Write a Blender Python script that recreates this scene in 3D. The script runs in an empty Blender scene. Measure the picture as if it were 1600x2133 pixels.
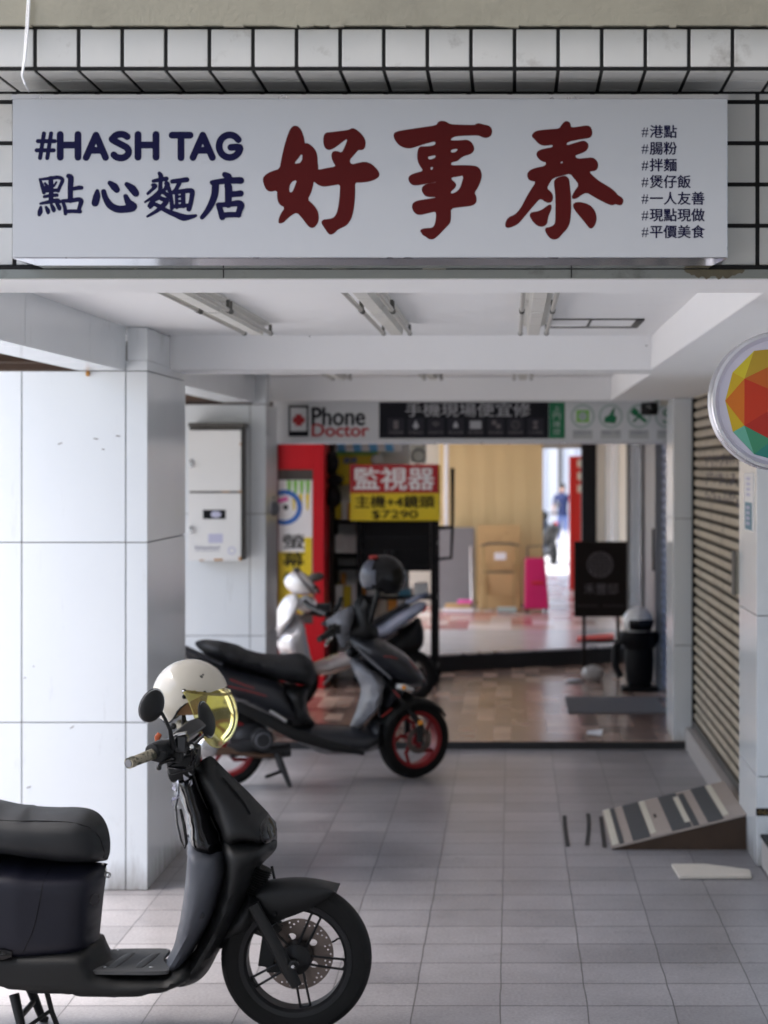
import bpy, bmesh, math, random
import numpy as np
from mathutils import Vector, Matrix
from mathutils.geometry import delaunay_2d_cdt
from math import radians as R, sin, cos, pi, sqrt, atan2
random.seed(7)
SC = bpy.context.scene
COL = SC.collection

# ------------------------------------------------------------- camera, sky, sun
F, VX, VY, H = 4188.0, 1065.0, 970.0, 1.87      # focal length and vanishing point measured in the photo (px), eye height (m)
cam = bpy.data.cameras.new('camera')
cam.sensor_fit = 'HORIZONTAL'; cam.sensor_width = 36.0; cam.lens = F / 1600 * 36
cam.shift_x = -(VX - 800) / 1600; cam.shift_y = -(1066.5 - VY) / 1600
cam.clip_start = 0.1; cam.clip_end = 600
cam.dof.use_dof = True; cam.dof.focus_distance = 5.6; cam.dof.aperture_fstop = 5.0
co = bpy.data.objects.new('camera', cam); COL.objects.link(co)
co.location = (0, 0, H); co.rotation_euler = (pi / 2, 0, 0); SC.camera = co

SUN_EL, SUN_AZ = 62, -88           # azimuth of the sun measured from +Y towards +X
w = bpy.data.worlds.new('World'); SC.world = w; w.use_nodes = True
nt = w.node_tree
sky = nt.nodes.new('ShaderNodeTexSky'); sky.sky_type = 'NISHITA'; sky.sun_disc = False
sky.sun_elevation = R(SUN_EL); sky.sun_rotation = R(SUN_AZ); sky.air_density = 1.0; sky.dust_density = 4.0; sky.ozone_density = 1.0
nt.links.new(sky.outputs[0], nt.nodes['Background'].inputs[0]); nt.nodes['Background'].inputs[1].default_value = 0.15
sl = bpy.data.lights.new('sun', 'SUN'); sl.energy = 1.3; sl.angle = R(40); sl.color = (1, .975, .95)
so = bpy.data.objects.new('sun', sl); COL.objects.link(so)
d = Vector((sin(R(SUN_AZ)) * cos(R(SUN_EL)), cos(R(SUN_AZ)) * cos(R(SUN_EL)), sin(R(SUN_EL))))
so.rotation_euler = d.to_track_quat('Z', 'Y').to_euler(); so.location = (-8, -2, 12)
SC.view_settings.view_transform = 'Standard'; SC.view_settings.look = 'None'; SC.view_settings.gamma = 1
SC.view_settings.exposure = 1.95
SC.cycles.max_bounces = 14; SC.cycles.diffuse_bounces = 6; SC.cycles.transparent_max_bounces = 16
SC.cycles.sample_clamp_indirect = 6

# ------------------------------------------------------------- helpers
def at(px, py, Y):
    return Vector(((px - VX) * Y / F, Y, H - (py - VY) * Y / F))
def X_(px, Y): return (px - VX) * Y / F
def Z_(py, Y): return H - (py - VY) * Y / F

WM = {}
def tag(o, label=None, cat=None, group=None, kind=None):
    if label: o['label'] = label
    if cat: o['category'] = cat
    if group: o['group'] = group
    if kind: o['kind'] = kind
    return o
def thing(name, label, cat, loc=(0, 0, 0), rz=0, group=None):
    o = bpy.data.objects.new(name, None); COL.objects.link(o); o.empty_display_size = .1
    o.location = loc; o.rotation_euler = (0, 0, rz)
    WM[o] = Matrix.Translation(Vector(loc)) @ Matrix.Rotation(rz, 4, 'Z')
    return tag(o, label, cat, group)
def link(name, me, parent=None, local=False, mats=()):
    if not local and parent is not None:
        me.transform(WM[parent].inverted())
    for m in mats: me.materials.append(m)
    o = bpy.data.objects.new(name, me); COL.objects.link(o)
    if parent is not None:
        o.parent = parent; WM[o] = WM[parent]
    else:
        WM[o] = Matrix()
    return o

class MB:
    def __init__(s): s.v = []; s.f = []; s.m = []; s.mi = 0
    def add(s, vs, fs):
        n = len(s.v); s.v += [tuple(v) for v in vs]
        s.f += [tuple(i + n for i in f) for f in fs]; s.m += [s.mi] * len(fs); return s
    def box(s, x0, x1, y0, y1, z0, z1):
        x0, x1 = sorted((x0, x1)); y0, y1 = sorted((y0, y1)); z0, z1 = sorted((z0, z1))
        return s.add([(x0,y0,z0),(x1,y0,z0),(x1,y1,z0),(x0,y1,z0),(x0,y0,z1),(x1,y0,z1),(x1,y1,z1),(x0,y1,z1)],
                     [(0,3,2,1),(4,5,6,7),(0,1,5,4),(1,2,6,5),(2,3,7,6),(3,0,4,7)])
    def obox(s, c, sz, rot=None):
        rot = rot or Matrix.Identity(3); c = Vector(c)
        vs = [c + rot @ Vector((a*sz[0]/2, b*sz[1]/2, e*sz[2]/2)) for e in (-1,1) for a, b in ((-1,-1),(1,-1),(1,1),(-1,1))]
        return s.add(vs, [(0,3,2,1),(4,5,6,7),(0,1,5,4),(1,2,6,5),(2,3,7,6),(3,0,4,7)])
    def tube(s, pts, r, n=10, cap=True, sx=1.0, closed=False):
        pts = [Vector(p) for p in pts]; k = len(pts)
        rs = list(r) if isinstance(r, (list, tuple)) else [r] * k
        t0 = (pts[1] - pts[0]).normalized()
        up = Vector((0, 0, 1)) if abs(t0.z) < .9 else Vector((1, 0, 0))
        a = t0.cross(up).normalized(); vs = []
        for i in range(k):
            if closed: t = (pts[(i+1) % k] - pts[i-1]).normalized()
            elif i == 0: t = t0
            elif i == k-1: t = (pts[i] - pts[i-1]).normalized()
            else: t = ((pts[i+1]-pts[i]).normalized() + (pts[i]-pts[i-1]).normalized()).normalized()
            a = (a - t * a.dot(t)).normalized(); b = t.cross(a)
            vs += [pts[i] + (a*cos(2*pi*j/n)*sx + b*sin(2*pi*j/n)) * rs[i] for j in range(n)]
        fs = []
        for i in range(k if closed else k-1):
            for j in range(n):
                i2 = (i+1) % k
                fs.append((i*n+j, i*n+(j+1)%n, i2*n+(j+1)%n, i2*n+j))
        if cap and not closed:
            fs.append(tuple(range(n))[::-1]); fs.append(tuple((k-1)*n+j for j in range(n)))
        return s.add(vs, fs)
    def lathe(s, o, ax, prof, n=32, closed=False):
        o = Vector(o); ax = Vector(ax).normalized()
        a = ax.cross(Vector((0,0,1)) if abs(ax.z) < .9 else Vector((1,0,0))).normalized(); b = ax.cross(a)
        vs = []
        for r, h in prof:
            vs += [o + ax*h + (a*cos(2*pi*j/n) + b*sin(2*pi*j/n))*max(r, 1e-5) for j in range(n)]
        k = len(prof); fs = []
        for i in range(k if closed else k-1):
            i2 = (i+1) % k
            for j in range(n): fs.append((i*n+j, i*n+(j+1)%n, i2*n+(j+1)%n, i2*n+j))
        return s.add(vs, fs)
    def ell(s, c, rad, n=20, m=12, rot=None):
        c = Vector(c); rot = rot or Matrix.Identity(3); vs = []; fs = []
        for i in range(m+1):
            th = pi*i/m
            for j in range(n):
                ph = 2*pi*j/n
                vs.append(c + rot @ Vector((rad[0]*max(sin(th),1e-4)*cos(ph), rad[1]*max(sin(th),1e-4)*sin(ph), rad[2]*cos(th))))
        for i in range(m):
            for j in range(n): fs.append((i*n+j, i*n+(j+1)%n, (i+1)*n+(j+1)%n, (i+1)*n+j))
        return s.add(vs, fs)
    def prism(s, poly, y0, y1):           # polygon in XZ, extruded along Y
        n = len(poly)
        vs = [(x, y0, z) for x, z in poly] + [(x, y1, z) for x, z in poly]
        fs = [tuple(range(n)), tuple(range(n, 2*n))[::-1]] + [(i, (i+1)%n, n+(i+1)%n, n+i) for i in range(n)]
        return s.add(vs, fs)
    def build(s, name, mats, parent=None, bevel=0, local=False, smooth=True, ang=38, seg=2, merge=True):
        me = bpy.data.meshes.new(name); me.from_pydata(s.v, [], s.f)
        if any(s.m): me.polygons.foreach_set('material_index', s.m)
        bm = bmesh.new(); bm.from_mesh(me)
        if merge: bmesh.ops.remove_doubles(bm, verts=bm.verts, dist=1e-6)
        bmesh.ops.recalc_face_normals(bm, faces=bm.faces)
        bm.to_mesh(me); bm.free()
        if smooth:
            me.polygons.foreach_set('use_smooth', [True]*len(me.polygons)); me.set_sharp_from_angle(angle=R(ang))
        mats = mats if isinstance(mats, (list, tuple)) else [mats]
        o = link(name, me, parent, local, mats)
        if bevel:
            b = o.modifiers.new('bevel', 'BEVEL'); b.width = bevel; b.segments = seg; b.limit_method = 'ANGLE'; b.angle_limit = R(35); b.harden_normals = True
        return o

def crom(pts, n=4, closed=True):
    pts = [np.array(p[:2], float) for p in pts]; k = len(pts); out = []
    rng = range(k) if closed else range(k-1)
    for i in rng:
        p0 = pts[i-1] if (closed or i > 0) else pts[i]; p1 = pts[i]; p2 = pts[(i+1) % k]
        p3 = pts[(i+2) % k] if (closed or i+2 < k) else p2
        for j in range(n):
            t = j/n
            out.append(.5*((2*p1)+(-p0+p2)*t+(2*p0-5*p1+4*p2-p3)*t*t+(-p0+3*p1-3*p2+p3)*t**3))
    if not closed: out.append(pts[-1])
    return [tuple(map(float, p)) for p in out]

def puff(mb, outline, W, b, step=.018, to3=None, smooth=4, sub=4, yc=0.0, power=2.0):
    """Inflate a side outline (u,z) into a closed rounded body of half width W (number or f(u,z)); returns f(u,z)->half width there."""
    ol = crom(outline, sub) if sub > 1 else [tuple(p[:2]) for p in outline]
    P = np.array(ol); Q = np.roll(P, -1, 0)
    res = []
    for a, c in zip(P, Q):
        k = max(1, int(round(np.linalg.norm(c-a)/step)))
        for j in range(k): res.append(a+(c-a)*j/k)
    B = np.array(res); nb = len(B)
    S0, S1 = B, np.roll(B, -1, 0); dS = S1-S0; L2 = (dS**2).sum(1)+1e-12
    lo, hi = B.min(0), B.max(0)
    gx, gz = np.meshgrid(np.arange(lo[0], hi[0], step), np.arange(lo[1], hi[1], step*.87))
    gx[1::2] += step/2
    G = np.stack([gx.ravel(), gz.ravel()], 1)
    x, z = G[:, 0:1], G[:, 1:2]
    c1 = (S0[None,:,1] > z) != (S1[None,:,1] > z)
    xi = S0[None,:,0] + (z-S0[None,:,1])/(S1[None,:,1]-S0[None,:,1]+1e-15)*dS[None,:,0]
    G = G[((c1 & (x < xi)).sum(1) % 2) == 1]
    def dist(Pn):
        t = np.clip(((Pn[:,None,:]-S0[None])*dS[None]).sum(2)/L2[None], 0, 1)
        return np.sqrt((((S0[None]+t[...,None]*dS[None])-Pn[:,None,:])**2).sum(2)).min(1)
    if len(G): G = G[dist(G) > step*.55]
    allp = np.vstack([B, G]) if len(G) else B
    r = delaunay_2d_cdt([Vector(p) for p in allp], [(i, (i+1) % nb) for i in range(nb)], [], 1, 1e-7)
    V = np.array([tuple(v) for v in r[0]]); T = [tuple(f) for f in r[2]]
    D = dist(V); bd = D < 1e-5
    bb = np.array([b(*p) for p in V]) if callable(b) else b
    f = (1-(1-np.clip(D/bb, 0, 1))**power)**(1/power)
    nb_ = [set() for _ in V]
    for t in T:
        for i in range(len(t)):
            nb_[t[i]].add(t[i-1]); nb_[t[i-1]].add(t[i])
    for _ in range(smooth):
        g = f.copy()
        for i in range(len(V)):
            if not bd[i] and nb_[i]: g[i] = .5*f[i] + .5*np.mean([f[j] for j in nb_[i]])
        f = g
    wf = W if callable(W) else (lambda u, z: W)
    lat = np.array([fi*wf(*p) for fi, p in zip(f, V)]); lat[bd] = 0
    to3 = to3 or (lambda u, l, z: (u, l, z))
    idx = {}; vs = []
    for i in range(len(V)): vs.append(to3(V[i][0], yc-lat[i], V[i][1]))
    far = []
    for i in range(len(V)):
        if bd[i]: far.append(i)
        else: far.append(len(vs)); vs.append(to3(V[i][0], yc+lat[i], V[i][1]))
    fs = [t for t in T] + [tuple(far[i] for i in t)[::-1] for t in T]
    mb.add(vs, fs)
    def q(u, z):
        d2 = (V[:,0]-u)**2+(V[:,1]-z)**2; i = np.argsort(d2)[:4]; wgt = 1/(d2[i]+1e-7)
        return float((lat[i]*wgt).sum()/wgt.sum())
    return q

def from_curve(cu):
    o = bpy.data.objects.new('tmp', cu); COL.objects.link(o)
    dg = bpy.context.evaluated_depsgraph_get(); dg.update()
    me = bpy.data.meshes.new_from_object(o.evaluated_get(dg)); bpy.data.objects.remove(o)
    me.materials.clear()
    return me
def text(body, Y, mat, parent, size=.1, x=0, z=0, bold=0, box=None, name='lettering', rot=None, spacing=1.0):
    """Flat lettering facing the camera side (-Y). box = (x0,z0,x1,z1) fits it, else (x,z) is left end of baseline."""
    cu = bpy.data.curves.new('tmp', 'FONT'); cu.body = body; cu.size = 10; cu.fill_mode = 'FRONT'; cu.space_character = spacing
    me = from_curve(cu); bpy.data.curves.remove(cu)
    co_ = np.array([v.co[:] for v in me.vertices])*(size/10)
    if box:
        lo, hi = co_.min(0), co_.max(0)
        co_[:,0] = box[0] + (co_[:,0]-lo[0])/(hi[0]-lo[0]+1e-9)*(box[2]-box[0])
        co_[:,1] = box[1] + (co_[:,1]-lo[1])/(hi[1]-lo[1]+1e-9)*(box[3]-box[1])
        x = z = 0
    for v, c in zip(me.vertices, co_): v.co = (x+c[0], Y, z+c[1])
    if bold:
        hgt = float(co_[:,1].max()-co_[:,1].min()); vs = [v.co[:] for v in me.vertices]; fs = [tuple(p.vertices) for p in me.polygons]; b = MB()
        for k, (dx, dz) in enumerate(((0,0),(1,0),(-1,0),(0,.7),(0,-.7))):
            b.add([(v[0]+dx*bold*hgt, v[1]-k*6e-5, v[2]+dz*bold*hgt) for v in vs], fs)
        me = bpy.data.meshes.new(name); me.from_pydata(b.v, [], b.f)
    me.name = name
    return link(name, me, parent, False, [mat])
def pbox(x0, y0, x1, y1, Y):     # px box (left, top, right, bottom) -> world fit box
    a = at(x0, y1, Y); b = at(x1, y0, Y); return (a.x, a.z, b.x, b.z)
def shape2d(name, loops, Y, mat, parent, thick=0):
    cu = bpy.data.curves.new('tmp', 'CURVE'); cu.dimensions = '2D'; cu.fill_mode = 'BOTH'; SCL = 40; cu.extrude = thick/2*SCL
    for lp in loops:
        sp = cu.splines.new('POLY'); sp.points.add(len(lp)-1)
        for p, q in zip(sp.points, lp): p.co = (q[0]*SCL, q[1]*SCL, 0, 1)
        sp.use_cyclic_u = True
    me = from_curve(cu); bpy.data.curves.remove(cu)
    for v in me.vertices: v.co = (v.co.x/SCL, Y - v.co.z/SCL, v.co.y/SCL)
    me.name = name
    return link(name, me, parent, False, [mat])
def chaikin(p, k=2):
    for _ in range(k):
        o = []
        for a, b in zip(p, p[1:]+p[:1]):
            o += [(a[0]*.75+b[0]*.25, a[1]*.75+b[1]*.25), (a[0]*.25+b[0]*.75, a[1]*.25+b[1]*.75)]
        p = o
    return p
def brush(mb, strokes, Y, conv, scale, d=4e-5):
    """strokes: lists of (x,y,w) in drawing px; round-ended strokes of varying width, each a hair in front of the last."""
    k = getattr(mb, 'layer', 0)
    for st in strokes:
        st = [(p[0], p[1], p[2] if len(p) > 2 else st[0][2]) for p in st]
        if len(st) > 2:
            xs = crom([(p[0], p[1]) for p in st], 3, False)
            ws = []
            for i in range(len(st)-1): ws += [st[i][2]+(st[i+1][2]-st[i][2])*j/3 for j in range(3)]
            ws.append(st[-1][2]); st = [(a[0], a[1], w_) for a, w_ in zip(xs, ws)]
        pts = [(conv(p[0], p[1]), p[2]*scale/2) for p in st]
        for (c, r) in pts:
            y = Y - k*d; k += 1
            mb.add([(c[0]+r*cos(2*pi*j/14), y, c[1]+r*sin(2*pi*j/14)) for j in range(14)], [tuple(range(14))])
        for (a, ra), (b, rb) in zip(pts, pts[1:]):
            dx, dz = b[0]-a[0], b[1]-a[1]; l = sqrt(dx*dx+dz*dz) or 1; nx, nz = -dz/l, dx/l
            y = Y - k*d; k += 1
            mb.add([(a[0]+nx*ra, y, a[1]+nz*ra), (a[0]-nx*ra, y, a[1]-nz*ra), (b[0]-nx*rb, y, b[1]-nz*rb), (b[0]+nx*rb, y, b[1]+nz*rb)], [(0,1,2,3)])
    mb.layer = k

# ------------------------------------------------------------- materials
def N(nt, t, **kw):
    n = nt.nodes.new(t)
    for k, v in kw.items(): setattr(n, k, v)
    return n
def mat(name, col, rough=.5, metal=0., var=.08, vscale=6., bump=0., bscale=60., spec=.35, coat=0., dirt=None, dscale=3., dlow=.55, dhigh=.75, rvar=0.15):
    m = bpy.data.materials.new(name); m.use_nodes = True; t = m.node_tree
    p = t.nodes['Principled BSDF']; p.inputs['Metallic'].default_value = metal
    p.inputs['Specular IOR Level'].default_value = spec; p.inputs['Coat Weight'].default_value = coat; p.inputs['Coat Roughness'].default_value = .08
    tc = N(t, 'ShaderNodeTexCoord')
    nz = N(t, 'ShaderNodeTexNoise'); nz.inputs['Scale'].default_value = vscale; nz.inputs['Detail'].default_value = 6
    t.links.new(tc.outputs['Object'], nz.inputs['Vector'])
    mx = N(t, 'ShaderNodeMix', data_type='RGBA')
    c = Vector(col[:3]); a = c*(1-var); b = c*(1+var)
    mx.inputs[6].default_value = (*a, 1); mx.inputs[7].default_value = (min(b[0],1), min(b[1],1), min(b[2],1), 1)
    t.links.new(nz.outputs['Fac'], mx.inputs[0]); out = mx.outputs[2]
    if dirt:
        n2 = N(t, 'ShaderNodeTexNoise'); n2.inputs['Scale'].default_value = dscale; n2.inputs['Detail'].default_value = 9; n2.inputs['Roughness'].default_value = .7
        t.links.new(tc.outputs['Object'], n2.inputs['Vector'])
        mr = N(t, 'ShaderNodeMapRange'); mr.inputs[1].default_value = dlow; mr.inputs[2].default_value = dhigh
        t.links.new(n2.outputs['Fac'], mr.inputs[0])
        m2 = N(t, 'ShaderNodeMix', data_type='RGBA'); t.links.new(out, m2.inputs[6]); m2.inputs[7].default_value = (*dirt, 1)
        t.links.new(mr.outputs[0], m2.inputs[0]); out = m2.outputs[2]
    t.links.new(out, p.inputs['Base Color'])
    rr = N(t, 'ShaderNodeMapRange'); rr.inputs[3].default_value = max(0, rough*(1-rvar)); rr.inputs[4].default_value = min(1, rough*(1+rvar))
    t.links.new(nz.outputs['Fac'], rr.inputs[0]); t.links.new(rr.outputs[0], p.inputs['Roughness'])
    if bump:
        n3 = N(t, 'ShaderNodeTexNoise'); n3.inputs['Scale'].default_value = bscale; n3.inputs['Detail'].default_value = 4
        t.links.new(tc.outputs['Object'], n3.inputs['Vector'])
        bp = N(t, 'ShaderNodeBump'); bp.inputs['Strength'].default_value = bump; bp.inputs['Distance'].default_value = .004
        t.links.new(n3.outputs['Fac'], bp.inputs['Height']); t.links.new(bp.outputs[0], p.inputs['Normal'])
    return m
def tile_floor(name, size, org, c1, c2, grout, rough=.4, mortar=.004, wob=.003, bump=.25, offset=0., wide=None):
    m = mat(name, c1, rough, var=.1, vscale=40, bump=.0); t = m.node_tree; p = t.nodes['Principled BSDF']
    geo = N(t, 'ShaderNodeNewGeometry'); nz = N(t, 'ShaderNodeTexNoise'); nz.inputs['Scale'].default_value = 3.5; nz.inputs['Detail'].default_value = 3
    t.links.new(geo.outputs['Position'], nz.inputs['Vector'])
    sb = N(t, 'ShaderNodeVectorMath', operation='SUBTRACT'); t.links.new(nz.outputs['Color'], sb.inputs[0]); sb.inputs[1].default_value = (.5,.5,.5)
    sc = N(t, 'ShaderNodeVectorMath', operation='SCALE'); t.links.new(sb.outputs[0], sc.inputs[0]); sc.inputs['Scale'].default_value = wob*4
    ad = N(t, 'ShaderNodeVectorMath', operation='ADD'); t.links.new(geo.outputs['Position'], ad.inputs[0]); t.links.new(sc.outputs[0], ad.inputs[1])
    s2 = N(t, 'ShaderNodeVectorMath', operation='SUBTRACT'); t.links.new(ad.outputs[0], s2.inputs[0]); s2.inputs[1].default_value = (org[0], org[1], 0)
    ms = N(t, 'ShaderNodeVectorMath', operation='MULTIPLY'); ms.inputs[1].default_value = (1, .5, 1); t.links.new(s2.outputs[0], ms.inputs[0])
    br = N(t, 'ShaderNodeTexBrick', offset=offset, squash=1.0); br.inputs['Scale'].default_value = 1; br.inputs['Brick Width'].default_value = wide or size; br.inputs['Row Height'].default_value = size/2
    br.inputs['Mortar Size'].default_value = mortar/2; br.inputs['Mortar Smooth'].default_value = .25; br.inputs['Bias'].default_value = 0
    br.inputs['Color1'].default_value = (*c1, 1); br.inputs['Color2'].default_value = (*c2, 1); br.inputs['Mortar'].default_value = (*grout, 1)
    t.links.new(ms.outputs[0], br.inputs['Vector'])
    # stains and traffic wear
    n2 = N(t, 'ShaderNodeTexNoise'); n2.inputs['Scale'].default_value = 1.6; n2.inputs['Detail'].default_value = 10; n2.inputs['Roughness'].default_value = .68
    t.links.new(geo.outputs['Position'], n2.inputs['Vector'])
    n4 = N(t, 'ShaderNodeTexNoise'); n4.inputs['Scale'].default_value = 90; n4.inputs['Detail'].default_value = 6
    t.links.new(geo.outputs['Position'], n4.inputs['Vector'])
    mm = N(t, 'ShaderNodeMath', operation='MULTIPLY_ADD'); t.links.new(n4.outputs['Fac'], mm.inputs[0]); mm.inputs[1].default_value = .8; t.links.new(n2.outputs['Fac'], mm.inputs[2])
    mr = N(t, 'ShaderNodeMapRange'); mr.inputs[1].default_value = .62; mr.inputs[2].default_value = 1.16; mr.inputs[3].default_value = .6; mr.inputs[4].default_value = 1.24
    t.links.new(mm.outputs[0], mr.inputs[0])
    vm = N(t, 'ShaderNodeVectorMath', operation='SCALE'); t.links.new(br.outputs['Color'], vm.inputs[0]); t.links.new(mr.outputs[0], vm.inputs['Scale'])
    n5 = N(t, 'ShaderNodeTexNoise'); n5.inputs['Scale'].default_value = 5.5; n5.inputs['Detail'].default_value = 9; n5.inputs['Roughness'].default_value = .75
    t.links.new(geo.outputs['Position'], n5.inputs['Vector'])
    r5 = N(t, 'ShaderNodeMapRange'); r5.inputs[1].default_value = .58; r5.inputs[2].default_value = .72; r5.inputs[3].default_value = 1.0; r5.inputs[4].default_value = .66
    t.links.new(n5.outputs['Fac'], r5.inputs[0])
    v5 = N(t, 'ShaderNodeVectorMath', operation='SCALE'); t.links.new(vm.outputs[0], v5.inputs[0]); t.links.new(r5.outputs[0], v5.inputs['Scale'])
    t.links.new(v5.outputs[0], p.inputs['Base Color'])
    bp = N(t, 'ShaderNodeBump', invert=True); bp.inputs['Strength'].default_value = bump; bp.inputs['Distance'].default_value = .004
    t.links.new(br.outputs['Fac'], bp.inputs['Height'])
    b2 = N(t, 'ShaderNodeBump'); b2.inputs['Strength'].default_value = .10; b2.inputs['Distance'].default_value = .003
    t.links.new(n4.outputs['Fac'], b2.inputs['Height']); t.links.new(bp.outputs[0], b2.inputs['Normal']); t.links.new(b2.outputs[0], p.inputs['Normal'])
    r2 = N(t, 'ShaderNodeMapRange'); r2.inputs[3].default_value = rough*.75; r2.inputs[4].default_value = min(1, rough*1.35)
    t.links.new(n2.outputs['Fac'], r2.inputs[0]); t.links.new(r2.outputs[0], p.inputs['Roughness'])
    return m
def check_floor(name, size, cols, rough=.35, wx=1.0):
    m = mat(name, cols[0], rough); t = m.node_tree; p = t.nodes['Principled BSDF']
    geo = N(t, 'ShaderNodeNewGeometry')
    dv = N(t, 'ShaderNodeVectorMath', operation='DIVIDE'); t.links.new(geo.outputs['Position'], dv.inputs[0]); dv.inputs[1].default_value = (size*wx, size, 1e6)
    fl = N(t, 'ShaderNodeVectorMath', operation='FLOOR'); t.links.new(dv.outputs[0], fl.inputs[0])
    wn = N(t, 'ShaderNodeTexWhiteNoise', noise_dimensions='2D'); t.links.new(fl.outputs[0], wn.inputs['Vector'])
    cr = N(t, 'ShaderNodeValToRGB'); cr.color_ramp.interpolation = 'CONSTANT'
    for i, c in enumerate(cols):
        e = cr.color_ramp.elements[i] if i < 2 else cr.color_ramp.elements.new(i/len(cols))
        e.position = i/len(cols); e.color = (*c, 1)
    t.links.new(wn.outputs['Value'], cr.inputs[0])
    n2 = N(t, 'ShaderNodeTexNoise'); n2.inputs['Scale'].default_value = 2; n2.inputs['Detail'].default_value = 8
    t.links.new(geo.outputs['Position'], n2.inputs['Vector'])
    mr = N(t, 'ShaderNodeMapRange'); mr.inputs[1].default_value = .3; mr.inputs[2].default_value = .7; mr.inputs[3].default_value = .7; mr.inputs[4].default_value = 1.1
    t.links.new(n2.outputs['Fac'], mr.inputs[0])
    vm = N(t, 'ShaderNodeVectorMath', operation='SCALE'); t.links.new(cr.outputs[0], vm.inputs[0]); t.links.new(mr.outputs[0], vm.inputs['Scale'])
    t.links.new(vm.outputs[0], p.inputs['Base Color'])
    return m

M = {}
M['panel'] = mat('porcelain_panel', (.72,.75,.77), .16, var=.03, vscale=1.5, dirt=(.5,.5,.47), dscale=2.2, dlow=.62, dhigh=.9)
def grime(m, h=.16, col=(.2,.17,.14)):
    t = m.node_tree; p = t.nodes['Principled BSDF']; src = p.inputs['Base Color'].links[0].from_socket
    g = N(t, 'ShaderNodeNewGeometry'); sx = N(t, 'ShaderNodeSeparateXYZ'); t.links.new(g.outputs['Position'], sx.inputs[0])
    nz = N(t, 'ShaderNodeTexNoise'); nz.inputs['Scale'].default_value = 7; nz.inputs['Detail'].default_value = 8; nz.inputs['Roughness'].default_value = .7
    mp = N(t, 'ShaderNodeMapping'); mp.inputs['Scale'].default_value = (2.2, 2.2, .35); t.links.new(g.outputs['Position'], mp.inputs[0]); t.links.new(mp.outputs[0], nz.inputs['Vector'])
    a_ = N(t, 'ShaderNodeMapRange'); a_.inputs[1].default_value = 0; a_.inputs[2].default_value = h; a_.inputs[3].default_value = .55; a_.inputs[4].default_value = 0
    t.links.new(sx.outputs['Z'], a_.inputs[0])
    ad = N(t, 'ShaderNodeMath', operation='ADD'); t.links.new(a_.outputs[0], ad.inputs[0]); t.links.new(nz.outputs['Fac'], ad.inputs[1])
    r = N(t, 'ShaderNodeMapRange'); r.inputs[1].default_value = .62; r.inputs[2].default_value = 1.15; r.inputs[4].default_value = .75; t.links.new(ad.outputs[0], r.inputs[0])
    mx = N(t, 'ShaderNodeMix', data_type='RGBA'); t.links.new(src, mx.inputs[6]); mx.inputs[7].default_value = (*col, 1); t.links.new(r.outputs[0], mx.inputs[0]); t.links.new(mx.outputs[2], p.inputs['Base Color'])
grime(M['panel'])
M['joint'] = mat('panel_joint', (.16,.16,.16), .8)
M['paint'] = mat('white_paint', (.86,.86,.865), .6, var=.02, bump=.08, bscale=25, dirt=(.6,.59,.57), dscale=2.5, dlow=.64, dhigh=.9)
M['plaster'] = mat('grey_plaster', (.31,.295,.235), .85, var=.1, vscale=8, bump=.25, bscale=90, dirt=(.19,.18,.145), dscale=2, dlow=.48, dhigh=.8)
M['tile'] = mat('white_tile', (.58,.58,.56), .3, var=.07, vscale=4, dirt=(.3,.28,.26), dscale=9, dlow=.6, dhigh=.8, spec=.3)
M['grout'] = mat('black_grout', (.012,.012,.012), .9)
M['greystrip'] = mat('grey_strip', (.21,.225,.21), .55, var=.12, dirt=(.1,.1,.09), dscale=6, dlow=.58, dhigh=.75)
M['peel'] = mat('peeled_patch', (.12,.105,.07), .9, var=.4, vscale=30)
M['signwhite'] = mat('sign_face', (.48,.495,.52), .4, var=.02, vscale=2, spec=.25)
M['alu'] = mat('aluminium', (.62,.62,.66), .28, metal=.9, var=.05)
M['mirrorsteel'] = mat('polished_steel', (.75,.75,.78), .1, metal=1, var=.04)
M['red'] = mat('red_vinyl', (.075,.006,.006), .5, var=.05, spec=.12)
M['navy'] = mat('navy_vinyl', (.006,.006,.04), .5, var=.05, spec=.12)
M['floor'] = tile_floor('grey_floor_tiles', .3, (-.038, 6.959), (.34,.325,.335), (.26,.25,.26), (.09,.085,.085), .3, .005, .003, bump=.45)
M['brownfloor'] = check_floor('brown_floor_tiles', .36, [(.23,.145,.11),(.30,.2,.155),(.42,.30,.24),(.25,.16,.125),(.35,.25,.2),(.17,.11,.09)], .22, .34)
M['pinkfloor'] = check_floor('pink_floor_tiles', .62, [(.55,.5,.48),(.36,.15,.14),(.6,.56,.55),(.45,.36,.33),(.42,.22,.2)], .22, .36)
M['cement'] = mat('smooth_cement', (.4,.4,.41), .22, var=.1, vscale=3)
M['darkstep'] = mat('dark_riser', (.03,.03,.032), .7, var=.3)
M['asphalt'] = mat('asphalt', (.16,.16,.165), .9, var=.2, vscale=20, bump=.4, bscale=150)
M['lampmetal'] = mat('lamp_housing', (.66,.65,.61), .45, var=.08, dirt=(.32,.3,.26), dscale=12, dlow=.55, dhigh=.8)
M['lamptube'] = mat('lamp_tube', (.42,.41,.38), .35, var=.05)
M['lampdark'] = mat('lamp_holder', (.1,.1,.09), .6)
M['shutter'] = mat('beige_shutter', (.43,.37,.275), .45, var=.2, vscale=4, dirt=(.16,.13,.1), dscale=4, dlow=.48, dhigh=.78)
M['shutterblue'] = mat('blue_shutter', (.12,.16,.27), .4, var=.1)
M['slatshadegrime'] = mat('slat_shade_grime', (.075,.062,.045), .7, var=.3, vscale=6)  # slat grooves: their shade is put into the colour, together with dirt
M['engine'] = mat('dark_engine', (.018,.019,.022), .45, var=.3, vscale=20, spec=.4)
M['plinth'] = mat('terrazzo', (.42,.39,.37), .5, var=.15, vscale=30)
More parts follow.
